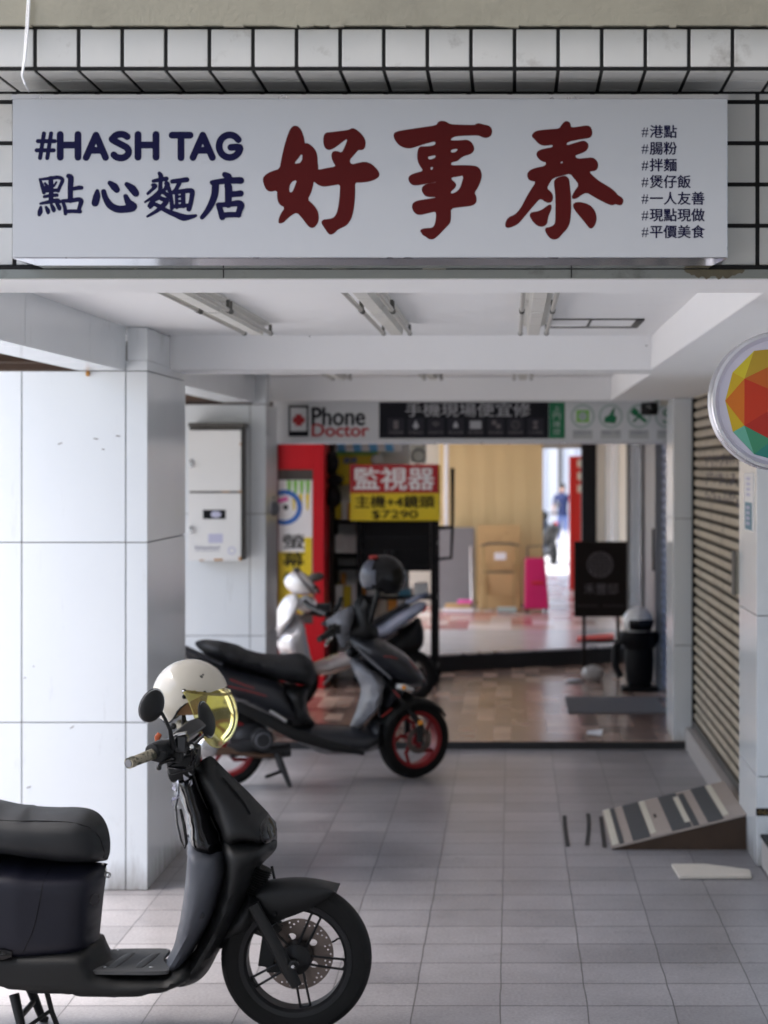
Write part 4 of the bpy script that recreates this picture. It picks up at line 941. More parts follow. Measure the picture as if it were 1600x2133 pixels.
b = MB(); b.lathe(at(398,1556,6.44), (.4,-1,.3), [(0,.012),(.007,.01),(.009,0)], 12); b.build('cable_nut', M['chrome'], hb)
b = MB(); b.tube([at(333,1528,6.5), at(328,1536,6.5), at(327,1546,6.5)], [.008,.01,.006], 8, sx=.5); b.build('tag', M['orange'], hb)
# mirrors: dished oval shells on stalks
def mirror(name, c, ax, nr, la, lb, stalk, depth=.022):
    t = bpy.data.objects.new(name, None); COL.objects.link(t); t.parent = sc1; WM[t] = WM[sc1]
    ax = Vector(ax).normalized(); nr = Vector(nr).normalized(); nr = (nr-ax*nr.dot(ax)).normalized(); bx = nr.cross(ax)
    b = MB(); vs = []; n = 36
    prof = [(0,-1.0),(.35,-.95),(.65,-.75),(.88,-.4),(1,.0),(1,.16),(.97,.2)]
    for r_, h_ in prof:
        vs += [c+ax*la*max(r_,.001)*cos(2*pi*j/n)*(1+.06*cos(2*pi*j/n))+bx*lb*max(r_,.001)*sin(2*pi*j/n)-nr*(h_*-depth)*-1 for j in range(n)]
    fs = [(i*n+j, i*n+(j+1)%n, (i+1)*n+(j+1)%n, (i+1)*n+j) for i in range(len(prof)-1) for j in range(n)]
    b.add(vs, fs); b.build('shell', M['blackmatte'], t)
    vs = [c+ax*la*.97*cos(2*pi*j/n)*(1+.06*cos(2*pi*j/n))+bx*lb*.97*sin(2*pi*j/n)+nr*depth*.17 for j in range(n)]
    MB().add(vs, [tuple(range(n))]).build('glass', M['chrome'], t)
    b = MB(); b.tube(stalk, [.0055,.0058,.0065,.009,.012][:len(stalk)], 12); b.build('stalk', M['blackmatte'], t)
cm = at(316,1472,6.36)
mirror('mirror', cm, at(327,1438,6.36)-at(305,1507,6.36), (.5, -.80, -.12), .0565, .042, [at(336,1484,6.37), at(344,1498,6.37), at(354,1520,6.39), at(358,1540,6.41), at(361,1558,6.43)])
cf = at(430,1501,6.74)
mirror('mirror', cf, at(421,1464,6.74)-at(440,1537,6.74), (.93,-.25,-.1), .064, .048, [at(434,1512,6.76), at(426,1530,6.80), at(408,1548,6.85), at(396,1558,6.87)])
# hanging strap with plastic wrap behind the steering cover
b = MB(); b.tube([at(372,1628,6.56), at(372,1655,6.54), at(366,1680,6.53), at(369,1715,6.53), at(377,1750,6.53), at(385,1768,6.53), at(389,1755,6.53), at(384,1720,6.53), at(376,1685,6.54)], [.004,.006,.0065,.0065,.006,.004,.005,.0055,.004], 8, sx=.6)
b.build('bag_hook', M['blackgloss'], sc1)
b = MB(); random.seed(5)
for k in range(9):
    p = at(365+random.uniform(-5,6), 1632+k*6, 6.53); q = [Vector((random.uniform(-.012,.012), random.uniform(-.01,.01), random.uniform(-.014,.014))) for _ in range(4)]
    b.add([p+v for v in q], [(0,1,2),(0,2,3)])
for k in range(5):
    p = at(390+random.uniform(-8,8), 1622+random.uniform(-10,14), 6.55); q = [Vector((random.uniform(-.012,.012), random.uniform(-.006,.006), random.uniform(-.014,.014))) for _ in range(4)]
    b.add([p+v for v in q], [(0,1,2),(0,2,3)])
b.build('plastic_wrap', M['clear'], sc1, smooth=False, merge=False)

# ------------------------------------------------------------- cream open-face helmet with the yellow bubble visor
YH = 6.93; hc = at(397, 1449, YH); RH = .126
hm = thing('helmet', 'cream open-face helmet with a yellow bubble visor hanging on the black scooter handlebar', 'helmet', tuple(at(384,1500,YH)))
rot = Matrix.Rotation(R(18), 3, 'Y')           # tipped forward
def hz(x, y): return at(240+x/5.714, 1360+y/5.714, YH)
me = bpy.data.meshes.new('tmp'); bmh = bmesh.new()
bmesh.ops.create_uvsphere(bmh, u_segments=64, v_segments=40, radius=1.0)
for v in bmh.verts: v.co = Vector((v.co.x*RH*1.04, v.co.y*RH*.93, v.co.z*RH)) + hc
bmh.to_mesh(me); bmh.free()
sh = bpy.data.objects.new('tmp', me); COL.objects.link(sh)
cut = MB(); pl = [(905,555),(845,600),(800,650),(765,715),(725,765),(680,800),(640,815),(605,790),(560,770),(480,760),(440,700),(420,560),(200,560),(200,1300),(1700,1300),(1700,300),(1420,300),(1330,395),(1120,452),(980,520)]
cut.prism([(hz(*p).x, hz(*p).z) for p in crom(pl, 1)], YH-.3, YH+.3)
co_ = cut.build('tmpcut', M['black'], smooth=False)
sol = sh.modifiers.new('s', 'SOLIDIFY'); sol.thickness = .012; sol.offset = -1
bo = sh.modifiers.new('b', 'BOOLEAN'); bo.operation = 'DIFFERENCE'; bo.object = co_; bo.solver = 'EXACT'
dg = bpy.context.evaluated_depsgraph_get(); dg.update()
me2 = bpy.data.meshes.new_from_object(sh.evaluated_get(dg)); bpy.data.objects.remove(sh); bpy.data.objects.remove(co_)
me2.materials.clear(); me2.polygons.foreach_set('use_smooth', [True]*len(me2.polygons)); me2.set_sharp_from_angle(angle=R(40)); me2.name = 'shell'
link('shell', me2, hm, False, [M['helmet']])
b = MB(); b.ell(hc+Vector((-.004,0,.012)), (RH*.93, RH*.81, RH*.86), 28, 18); 
li = b.build('lining', M['lining'], hm)
bm_ = bmesh.new(); bm_.from_mesh(li.data); lim = WM[hm].inverted()
dl = [f for f in bm_.faces if (f.calc_center_median()-(lim@hc)).x > .045 or (f.calc_center_median()-(lim@hc)).z < -.055]
bmesh.ops.delete(bm_, geom=dl, context='FACES'); bm_.to_mesh(li.data); bm_.free()
b = MB()
for dd in (-1, 1):
    pts = [hz(x, y) for x, y in ((905,552),(845,600),(800,650),(765,715),(725,765),(680,800),(640,815),(605,790))]
    P3 = []
    for p in pts:
        dx, dz = (p.x-hc.x)/(RH*1.04), (p.z-hc.z)/RH; k = max(0, 1-dx*dx-dz*dz)
        P3.append(Vector((p.x, hc.y+dd*RH*.93*sqrt(k)*.97, p.z)))
    b.tube(P3, .004, 8)
b.build('edge_trim', M['blackmatte'], hm)
def hp(x, y, s=-1, k=1.02):
    p = hz(x, y); dx, dz = (p.x-hc.x)/(RH*1.04), (p.z-hc.z)/RH
    return Vector((p.x, hc.y+s*RH*.93*sqrt(max(.02, 1-dx*dx-dz*dz))*k, p.z))
b = MB()
for x, y, r_ in ((632,555,.0035),(618,684,.0052)):
    for s in (-1, 1): b.ell(hp(x,y,s,1.0), (r_, .003, r_), 12, 6)
b.build('rivet', M['steel'], hm)
b = MB()
for s in (-1, 1): b.ell(hp(885,412,s), (.008,.006,.008), 14, 8); b.ell(hp(890,475,s), (.008,.005,.008), 14, 8); b.ell(hp(1120,432,s), (.006,.004,.006), 12, 6)
b.build('snap_stud', M['black'], hm)
b = MB(); b.ell(hp(880,410,-1,1.06), (.0045,.003,.0045), 12, 6); b.build('snap_cap', M['chrome'], hm)
b = MB(); b.tube([hz(850,600)+Vector((0,-.05,0)), hz(838,700)+Vector((0,-.04,0)), hz(835,820)+Vector((0,-.03,0))], [.004,.006,.010], 10); b.ell(hz(745,830)+Vector((0,-.1,0)), (.013,.012,.012), 12, 8)
b.build('chin_strap', M['blackmatte'], hm)
# visor: bubble patch spun across the face from temple to temple
prof = [(1130,398),(1260,420),(1360,465),(1420,560),(1452,670),(1462,780),(1440,900),(1390,1000),(1330,1065),(1270,1105)]
base = [(880,420),(905,455),(930,500),(955,560),(985,640),(1010,720),(1040,800),(1075,890),(1120,980),(1180,1050)]
prof = crom(prof, 3, False); base = crom(base, 3, False)
vs = []; n = 29
for (px, py), (bx, by) in zip(prof, base):
    P, B_ = hz(px, py), hz(bx, by)
    for j in range(n):
        t = -1+2*j/(n-1); c = cos(t*pi/2)
        q = B_+(P-B_)*max(0, c)**.8
        wd = RH*.97*(1-.20*max(0, (py-700)/400))
        vs.append(Vector((q.x, hc.y+wd*sin(t*pi/2), q.z)))
k = len(prof)
b = MB(); b.add(vs, [(i*n+j, i*n+j+1, (i+1)*n+j+1, (i+1)*n+j) for i in range(k-1) for j in range(n-1)])
vz = b.build('visor', M['visor'], hm, ang=80)
b = MB()
pts = [vs[(k-1)*n+j] for j in range(n)]; b.tube(pts, .0022, 6)
b.tube([vs[j] for j in range(n)], .002, 6)
for jj in (0, n-1): b.tube([vs[i*n+jj] for i in range(k)], .0018, 6)
b.build('visor_rim', film('visor_rim_film', (.85,.75,.25), .08, .45), vz)
b = MB(); n2 = 15
ss = []
for i, f in enumerate((0, 1)):
    for j in range(n2):
        t = (-1+2*j/(n2-1))*pi/2*.97
        A = hz(1130 if f == 0 else 1120, 396 if f == 0 else 448); base_ = hz(870, 385+f*30)
        A = hz(1375, 462+f*38); q = base_+(A-base_)*cos(t)**.8
        ss.append(Vector((q.x, hc.y+RH*.985*sin(t), q.z)))
b.add(ss, [(j, j+1, n2+j+1, n2+j) for j in range(n2-1)])
b.build('snap_strip', film('visor_strip', (.22,.17,.04), .2, .35), hm)
b = MB(); b.ell(hp(1068,258,-1,.985), (.006,.003,.007), 10, 6); b.ell(hp(1085,235,-1,.985), (.004,.003,.004), 10, 6); b.build('scuff', M['gunmetal'], hm)
# ------------------------------------------------------------- frames for the other scooters
class Frame:
    def __init__(s, X0, Y0, deg, z0=0.0):
        s.P = Vector((X0, Y0, z0)); s.deg = deg; s.d = Vector((cos(R(deg)), sin(R(deg)), 0)); s.n = Vector((-s.d.y, s.d.x, 0))
    def uz(s, px, py):
        k = (px-VX)/F; u = (k*s.P.y-s.P.x)/(s.d.x-k*s.d.y); Y = s.P.y+u*s.d.y
        return (u, H-(py-VY)*Y/F)
    def ol(s, pts): return [s.uz(*p) for p in pts]
    def w(s, u, l, z): return s.P+s.d*u+s.n*l+Vector((0,0,z-s.P.z if s.P.z else z)) if not s.P.z else s.P+s.d*u+s.n*l+Vector((0,0,z-s.P.z))
    def p(s, px, py, l=0.0):
        u, z = s.uz(px, py); return s.w(u, l, z)

# ------------------------------------------------------------- charcoal sporty scooter with red wheels
f2 = Frame(-.585, 12.05, 18)
sc2 = thing('scooter', 'charcoal scooter with red wheel rims and silver grey front, parked beyond the left pillar', 'scooter', tuple(f2.P), R(18))
def pf(name, pts, W, b, m, fr=f2, par=sc2, step=.03, ang=60, lat=0., **kw):
    mb = MB(); q = puff(mb, fr.ol(pts), W, b, step, fr.w, yc=lat, **kw); return mb.build(name, m, par, ang=ang), q
pf('seat', [(406,1340),(424,1332),(456,1334),(492,1342),(516,1353),(550,1361),(590,1363),(619,1360),(637,1366),(652,1381),(660,1404),(656,1420),(645,1428),(612,1424),(565,1413),(530,1402),(466,1383),(424,1360)], .14, .05, M['seat'])
_, q2 = pf('tail_fairing', [(372,1352),(400,1356),(430,1364),(466,1382),(530,1402),(575,1414),(605,1440),(622,1470),(636,1500),(625,1512),(590,1508),(550,1490),(510,1468),(470,1452),(420,1440),(385,1420),(368,1385)], .15, .05, M['darkgrey'])
pf('under_seat_panel', [(556,1412),(585,1420),(620,1427),(646,1429),(642,1442),(639,1462),(645,1490),(656,1512),(600,1514),(588,1475),(572,1440)], .165, .03, M['blackmatte'])
pf('floor', [(560,1500),(600,1510),(660,1508),(735,1512),(770,1512),(800,1500),(806,1515),(790,1550),(776,1564),(740,1571),(680,1571),(640,1556),(600,1534),(570,1520)], .17, .04, M['darkgrey'])
b = MB(); 
for dd in (-1,1): b.tube([f2.p(480,1462,dd*.165), f2.p(540,1490,dd*.17), f2.p(600,1522,dd*.175), f2.p(680,1546,dd*.175), f2.p(745,1562,dd*.165)], [.03,.035,.035,.03,.012], 10, sx=.5)
b.build('side_moulding', M['blackmatte'], sc2)
pf('inner_shield', [(735,1366),(752,1376),(775,1392),(802,1411),(799,1440),(795,1469),(778,1490),(760,1506),(750,1526),(729,1516),(737,1492),(745,1469),(752,1435),(742,1410),(730,1382)], .19, .04, M['greyplastic'])
pf('front_fairing', [(795,1412),(822,1418),(850,1434),(832,1456),(812,1475),(806,1492),(796,1520),(789,1550),(778,1562),(762,1545),(756,1522),(770,1500),(790,1478),(797,1445)], .16, .04, M['darkgrey'])
_, q3 = pf('front_cowl', [(722,1312),(735,1320),(755,1328),(785,1326),(815,1342),(845,1362),(868,1388),(884,1412),(890,1427),(868,1430),(835,1428),(812,1418),(790,1402),(765,1386),(745,1366),(730,1345)], .17, .06, M['darkgrey'])
pf('handlebar_cover', [(668,1300),(682,1290),(700,1278),(718,1268),(735,1262),(738,1290),(730,1316),(724,1338),(713,1350),(705,1336),(698,1318),(686,1308)], .11, .035, M['greyplastic'])
pf('meter_hood', [(736,1262),(742,1248),(754,1238),(767,1246),(774,1282),(789,1322),(772,1337),(745,1335),(727,1320),(735,1292)], .10, .04, M['blackmatte'])
b = MB()
b.tube([f2.p(725,1340,-.16), f2.p(760,1372,-.172), f2.p(800,1408,-.175)], [.006,.01,.006], 8); b.build('trim', M['greyplastic'], sc2)
for pts in (((785,1362),(800,1363),(815,1368)), ((846,1372),(866,1398),(880,1418)), ((805,1432),(812,1440),(818,1447)), ((780,1487),(790,1480),(802,1470))):
    b = MB(); b.tube([f2.w(f2.uz(*p)[0], -max(.03,q3(*f2.uz(*p)))-.001 if p[1] < 1430 else -.163, f2.uz(*p)[1]) for p in pts], .004, 6, sx=.6); b.build('red_stripe', M['redline'], sc2)
for pts in (((466,1424),(500,1432),(545,1444)), ((470,1410),(500,1422),(520,1428))):
    b = MB(); b.tube([f2.w(f2.uz(*p)[0], -q2(*f2.uz(*p))-.002, f2.uz(*p)[1]) for p in pts], .003, 6, sx=.6); b.build('red_stripe', M['redline'], sc2)

b = MB(); b.tube([f2.p(812,1424,-.15), f2.p(828,1426,-.155), f2.p(850,1432,-.12)], [.014,.022,.006], 10); ts = b.build('turn_signal', M['lens'], sc2)
b = MB(); b.ell(f2.p(826,1426,-.172), (.014,.014,.014), 12, 8); b.build('bulb', M['amber'], ts)
for nm, pts in (('grab_rail', ((368,1342),(400,1356),(436,1372),(455,1380))),):
    b = MB()
    for dd in (-.12, .12): b.tube([f2.p(p[0], p[1], dd) for p in pts], .014, 10)
    b.tube([f2.p(368,1342,-.12), f2.p(360,1336,0), f2.p(368,1342,.12)], .014, 10); b.build(nm, M['darkgrey'], sc2)
b = MB(); b.obox(f2.p(368,1388), (.05,.2,.07), Matrix.Rotation(R(18),3,'Z')); b.build('tail_light', M['redlens'], sc2, bevel=.01)
def wheel(fr, par, u, zc, r, rin, hw, steer, rimm, spokes=5, name='front_wheel'):
    wt = bpy.data.objects.new(name, None); COL.objects.link(wt); wt.parent = par; WM[wt] = WM[par]
    c = fr.w(u, 0, zc); ax = Matrix.Rotation(R(steer), 3, 'Z') @ fr.n
    MB().lathe(c, ax, [(rin+.006,-hw*.8),(r*.86,-hw),(r*.95,-hw*.85),(r,-hw*.25),(r,hw*.25),(r*.95,hw*.85),(r*.86,hw),(rin+.006,hw*.8)], 56, closed=True).build('tyre', M['tyre'], wt)
    b = MB(); b.lathe(c, ax, [(rin-.012,-hw*.6),(rin,-hw*.85),(rin+.012,-hw*.85),(rin+.012,hw*.85),(rin,hw*.85),(rin-.012,hw*.6)], 48, closed=True)
    b.lathe(c, ax, [(0,-.05),(.035,-.05),(.04,0),(.035,.05),(0,.05)], 20)
    dn = ax.cross(Vector((0,0,1))).normalized()
    for k in range(spokes):
        a = 2*pi*k/spokes+.3; d_ = dn*cos(a)+Vector((0,0,sin(a))); d2 = dn*cos(a+.45)+Vector((0,0,sin(a+.45)))
        b.tube([c+d_*.03, c+d_*rin*.55+d2*.01, c+d2*rin], [.016,.013,.011], 8)
    b.build('rim', rimm, wt)
    return c, ax, dn
u_f = 0.0
c2_, ax2, dn2 = wheel(f2, sc2, 0, .232, .232, .158, .052, 16, M['redrim'])
b = MB(); b.lathe(c2_-ax2*.06, ax2, [(.05,0),(.08,0),(.08,.004),(.05,.004)], 32, closed=True); b.build('brake_disc', M['disc'], sc2)
u_r = f2.uz(468, 1560)[0]
c3_, ax3, dn3 = wheel(f2, sc2, u_r, .232, .232, .158, .055, 0, M['redrim'], name='rear_wheel')
b = MB()
for s in (-1, 1): b.tube([f2.w(-.17, s*.075, .56), c2_+ax2*.075*s+Vector((0,0,.10)), c2_+ax2*.075*s+Vector((0,0,-.01))], [.018,.02,.022], 10)
b.build('fork', M['blackmatte'], sc2)
b = MB(); b.ell(f2.p(864,1500,-.13), (.016,.012,.016), 12, 8); b.build('reflector', M['amber'], sc2)
b = MB(); vs = []; n = 13; rows = [(22,.243),(34,.250),(55,.254),(78,.258),(100,.262),(122,.264),(142,.258)]
for a, r_ in rows:
    for j in range(n):
        t = (-1+2*j/(n-1))*pi/2
        rr = .215+(r_-.215)*max(0, cos(t))**.5; dd_ = dn2*(1 if dn2.dot(f2.d) > 0 else -1)
        vs.append(c2_+dd_*cos(R(a+14))*rr+Vector((0,0,sin(R(a+14))*rr))+ax2*.075*sin(t))
b.add(vs, [(i*n+j, i*n+j+1, (i+1)*n+j+1, (i+1)*n+j) for i in range(len(rows)-1) for j in range(n-1)])
o = b.build('front_fender', M['blackmatte'], sc2, ang=70); o.modifiers.new('s','SOLIDIFY').thickness = .004
pf('fender_stay', [(806,1470),(815,1450),(840,1440),(865,1450),(885,1475),(870,1490),(845,1480),(820,1490)], .085, .03, M['blackmatte'])
# engine, exhaust, peg, stand, controls
b = MB(); e = f2.p(537,1535,-.10); b.lathe(e, -f2.n, [(0,.07),(.03,.07),(.033,.062),(.058,.062),(.064,.05),(.066,0)], 28)
b.ell(f2.p(520,1535), (.12,.10,.10), 16, 10, Matrix.Rotation(R(18),3,'Z')); b.tube([f2.p(500,1550,-.06), f2.p(560,1565,-.05), f2.p(600,1560,-.05)], .04, 10); b.tube([f2.p(470,1560,-.1), f2.p(520,1545,-.1)], .045, 12)
eng = b.build('engine', M['engine'], sc2)
b = MB(); b.lathe(e+f2.n*-.06, -f2.n, [(.040,.0),(.046,.004),(.046,.01),(.040,.012)], 28, closed=True); b.build('cover_ring', M['greyplastic'], eng)
b = MB(); b.lathe(f2.p(425,1550,-.14), -f2.n, [(0,.03),(.035,.03),(.055,.02),(.065,0)], 24); b.build('exhaust_cap', M['steel'], sc2)
b = MB(); b.tube([f2.p(400,1560,-.13), f2.p(470,1558,-.13), f2.p(540,1570,-.1), f2.p(600,1568,-.05)], [.03,.022,.014,.012], 12); b.build('exhaust', mat('warm_metal', (.16,.10,.07), .4, metal=.5, var=.2), sc2)
b = MB(); b.tube([f2.p(548,1472,-.19), f2.p(582,1494,-.19)], .013, 10); b.build('foot_peg', M['steel'], sc2)
b = MB(); b.tube([f2.p(570,1565,-.1), f2.p(582,1600,-.14), f2.p(592,1630,-.17)], [.022,.018,.014], 10); b.tube([f2.p(580,1565,.1), f2.p(592,1600,.12), f2.p(600,1617,.14)], [.022,.018,.014], 10); b.tube([f2.p(578,1600,-.12), f2.p(560,1604,-.16), f2.p(540,1608,-.2)], .011, 8)
b.build('centre_stand', M['engine'], sc2)
b = MB(); b.tube([f2.p(668,1306,-.3), f2.p(633,1320,-.42)], .018, 12); b.build('grip', M['blackmatte'], sc2)
b = MB(); b.tube([f2.p(690,1300,-.1), f2.p(668,1306,-.3)], .016, 10); b.tube([f2.p(690,1282,.1), f2.p(668,1270,.3), f2.p(662,1262,.36)], .018, 10); b.obox(f2.p(680,1305,-.22), (.07,.06,.05)); b.obox(f2.p(690,1270,.2), (.08,.06,.05)); b.tube([f2.p(705,1276,.1), f2.p(716,1262,.12), f2.p(722,1248,.14)], .014, 8)
b.build('handlebar', M['blackmatte'], sc2)
b = MB(); b.tube([f2.p(677,1318,-.22), f2.p(663,1322,-.3), f2.p(652,1334,-.34)], [.01,.011,.007], 8); b.build('brake_lever', M['chrome'], sc2)
b = MB(); b.tube([f2.p(764,1300,-.06), f2.p(768,1270,-.1), f2.p(774,1240,-.12), f2.p(780,1215,-.12)], .016, 8); b.tube([f2.p(752,1290,0), f2.p(762,1250,-.08)], .03, 8); b.build('mirror_stalk', M['blackmatte'], sc2)
b = MB(); b.ell(f2.p(731,1358,-.03), (.035,.06,.035), 12, 8); b.tube([f2.p(733,1370,-.06), f2.p(748,1360,-.08)], .012, 8); b.build('key_switch', M['black'], sc2)
# black helmet hung over its mirror
hc2 = f2.p(787, 1198, -.12)
hm2 = thing('helmet', 'glossy black and grey helmet hung over the mirror of the charcoal scooter', 'helmet', tuple(hc2))
b = MB(); vs = []
b.ell(hc2, (.132,.125,.128), 32, 20)
me_ = b.build('shell', mat('helmet_black', (.007,.007,.008), .2, coat=.1, spec=.3), hm2)
bm_ = bmesh.new(); bm_.from_mesh(me_.data)
bmesh.ops.delete(bm_, geom=[f for f in bm_.faces if f.calc_center_median().z < -.075 or (f.calc_center_median().x > .035 and f.calc_center_median().z < -.015)], context='FACES'); bm_.to_mesh(me_.data); bm_.free()
me_.modifiers.new('s','SOLIDIFY').thickness = .012
b = MB(); b.ell(hc2+Vector((-.006,-.012,.0)), (.130,.118,.124), 28, 18); gp = b.build('grey_panel', mat('helmet_grey', (.06,.065,.085), .3), hm2)
bm_ = bmesh.new(); bm_.from_mesh(gp.data)
bmesh.ops.delete(bm_, geom=[f for f in bm_.faces if not (f.calc_center_median().x < -.045 and -.06 < f.calc_center_median().z < .10 and f.calc_center_median().y < 0)], context='FACES'); bm_.to_mesh(gp.data); bm_.free()
b = MB(); n = 15; m_ = 8; vs = []
for i in range(m_):
    for j in range(n):
        a = (-1+2*j/(n-1))*R(85); e_ = R(5-55*i/(m_-1)); vs.append(hc2+Vector((.135*cos(a)*cos(e_)+.004, .128*sin(a)*cos(e_), .135*sin(e_))))
b.add(vs, [(i*n+j, i*n+j+1, (i+1)*n+j+1, (i+1)*n+j) for i in range(m_-1) for j in range(n-1)])
b.build('visor', M['headlens'], hm2, ang=80)
b = MB(); b.ell(hc2+Vector((.02,0,-.01)), (.10,.095,.09), 20, 14); b.build('lining', M['black'], hm2)
b = MB(); b.ell(hc2+Vector((-.05,-.055,.115)), (.03,.02,.012), 12, 8); b.build('decal', M['redline'], hm2)

# ------------------------------------------------------------- two plainer scooters from a shared pattern
def plain_scooter(fr, par, cb, cs, cinner, k=1.0, steer=0):
    def pp(name, pts, W, b, m, **kw):
        mb = MB(); q = puff(mb, [(u*k, z*k+fr.P.z) for u, z in pts], W*k, b*k, .045*k, fr.w, **kw); return mb.build(name, m, par, ang=60)
    pp('leg_shield', [(-.2,.30),(-.12,.45),(-.10,.70),(-.16,.86),(-.25,.84),(-.28,.6),(-.33,.36),(-.40,.26),(-.30,.2)], .19, .06, cinner)
    pp('apron', [(-.2,.3),(.02,.50),(.08,.66),(0,.82),(-.12,.92),(-.2,.86),(-.14,.6)], .17, .07, cb)
    pp('handlebar_cover', [(-.3,.93),(-.2,.92),(-.05,.97),(-.02,1.02),(-.12,1.08),(-.24,1.03)], .17, .06, cb)
    b = MB(); b.ell(fr.w(-.10*k,0,.92*k+fr.P.z), (.10*k,.13*k,.09*k), 16, 10, Matrix.Rotation(R(fr.deg),3,'Z')); b.build('headlight_shroud', cb, par)
    pp('floor', [(-.75,.3),(-.35,.27),(-.3,.18),(-.5,.14),(-.8,.16),(-.9,.28)], .17, .04, cinner)
    pp('seat', [(-.72,.76),(-.64,.79),(-1.0,.80),(-1.3,.86),(-1.45,.86),(-1.4,.8),(-.95,.7),(-.68,.68)], .14, .05, M['seat'])
    pp('body', [(-.68,.70),(-1.0,.74),(-1.4,.82),(-1.58,.88),(-1.56,.78),(-1.3,.58),(-1.0,.45),(-.8,.32),(-.7,.34),(-.66,.5)], .16, .06, cs)
    wheel(fr, par, 0, fr.P.z+.23*k, .23*k, .15*k, .05*k, steer, M['rimblack']); wheel(fr, par, -1.27*k, fr.P.z+.23*k, .23*k, .15*k, .05*k, 0, M['rimblack'], name='rear_wheel')
    b = MB()
    for s in (-1, 1): b.tube([fr.w(-.16*k, s*.07, .56*k+fr.P.z), fr.w(0, s*.07, .23*k+fr.P.z)], .02*k, 8)
    b.build('fork', M['blackmatte'], par)
    b = MB(); b.tube([fr.w(-.26*k,-.34*k,1.0*k+fr.P.z), fr.w(-.2*k,0,.99*k+fr.P.z), fr.w(-.26*k,.34*k,1.0*k+fr.P.z)], .016*k, 10); b.build('handlebar', M['blackmatte'], par)
    for s in (-1, 1):
        b = MB(); b.tube([fr.w(-.22*k,s*.2*k,1.01*k+fr.P.z), fr.w(-.2*k,s*.28*k,1.14*k+fr.P.z)], .008*k, 8); b.ell(fr.w(-.2*k,s*.3*k,1.17*k+fr.P.z), (.05*k,.07*k,.05*k), 14, 8); b.build('mirror', M['gunmetal'], par)
    b = MB(); b.ell(fr.w(-.0*k,0,.99*k+fr.P.z), (.06*k,.08*k,.055*k), 16, 10); b.build('headlight', M['lens'], par)
    b = MB(); b.ell(fr.w(-1.56*k,0,.83*k+fr.P.z), (.04*k,.07*k,.03*k), 14, 8); b.build('tail_light', M['redlens'], par)
    b = MB(); c = fr.w(0,0,.23*k+fr.P.z); n = 9; vs = []
    for a in range(0, 181, 20):
        for j in range(n):
            t = (-1+2*j/(n-1))*pi/2; rr = (.24+.035*max(0,cos(t))**.5)*k
            vs.append(c+fr.d*cos(R(a-10))*rr+Vector((0,0,sin(R(a-10))*rr))+fr.n*.07*k*sin(t))
    b.add(vs, [(i*n+j, i*n+j+1, (i+1)*n+j+1, (i+1)*n+j) for i in range(9) for j in range(n-1)]); b.build('front_fender', cb, par, ang=70)
f3 = Frame(X_(606,15.0), 15.0, 180+22, .05)
sc3 = thing('scooter', 'white and silver blue scooter facing left in front of the red shop frame', 'scooter', tuple(f3.P), R(f3.deg))
p3 = lambda *a, **k: pf(*a, fr=f3, par=sc3, step=.025, **k)
p3('handlebar_cover', [(592,1214),(601,1197),(621,1188),(640,1198),(656,1217),(664,1231),(650,1238),(628,1240),(606,1233)], .16, .05, M['whitepaint'])
p3('apron', [(575,1300),(582,1263),(598,1241),(616,1238),(624,1252),(614,1278),(600,1300),(587,1320),(576,1335)], .17, .05, M['whitepaint'])
p3('leg_shield', [(578,1335),(598,1304),(616,1278),(631,1290),(637,1320),(646,1360),(654,1398),(640,1412),(610,1396),(590,1375)], .17, .05, M['silver'])
p3('headlight', [(616,1262),(622,1248),(638,1240),(655,1246),(660,1260),(650,1274),(630,1276)], .12, .05, M['whitepaint'])
p3('floor', [(640,1385),(662,1376),(690,1366),(715,1357),(735,1360),(748,1380),(722,1394),(690,1404),(652,1406)], .15, .04, M['silver'])
p3('body', [(752,1318),(785,1302),(820,1279),(850,1263),(878,1252),(888,1262),(869,1283),(846,1301),(820,1319),(800,1332),(774,1326)], .14, .05, M['silverblue'])
p3('seat', [(742,1318),(760,1300),(790,1284),(822,1266),(850,1250),(862,1254),(848,1264),(820,1281),(785,1303),(755,1320)], .12, .03, M['seat'])
p3('grab_rail', [(842,1254),(862,1243),(889,1234),(892,1240),(870,1252),(848,1262)], .11, .02, M['silverblue'])
p3('tail_light', [(868,1262),(880,1255),(889,1258),(886,1272),(874,1276)], .10, .02, M['redlens'])
p3('under_tail', [(760,1326),(800,1334),(830,1318),(868,1286),(880,1300),(884,1330),(876,1352),(850,1362),(810,1372),(775,1372)], .09, .03, M['blackmatte'])
p3('number_plate', [(832,1318),(862,1306),(876,1322),(846,1336)], .10, .02, mat('plate_green', (.03,.14,.05), .4))
wheel(f3, sc3, f3.uz(853,1370)[0], .05+.21, .21, .14, .05, 0, M['rimblack'], name='rear_wheel'); wheel(f3, sc3, f3.uz(607,1380)[0], .05+.22, .22, .15, .05, 12, M['rimblack'])
b = MB(); b.tube([f3.p(655,1222,-.1), f3.p(672,1228,-.22), f3.p(684,1236,-.34)], .014, 8); b.tube([f3.p(650,1222,.1), f3.p(640,1228,.3)], .014, 8); b.build('handlebar', M['blackmatte'], sc3)
b = MB(); b.tube([f3.p(660,1222,-.12), f3.p(662,1212,-.16)], .008, 8); b.ell(f3.p(672,1205,-.18), (.065,.03,.035), 14, 8, Matrix.Rotation(R(-12),3,'Y')); b.build('mirror', M['gunmetal'], sc3)
b = MB(); b.tube([f3.p(645,1190+50,.15), f3.p(606,1196,.2), f3.p(603,1188,.22)], .008, 8); b.ell(f3.p(600,1184,.24), (.03,.02,.02), 12, 8); b.build('mirror', M['gunmetal'], sc3)
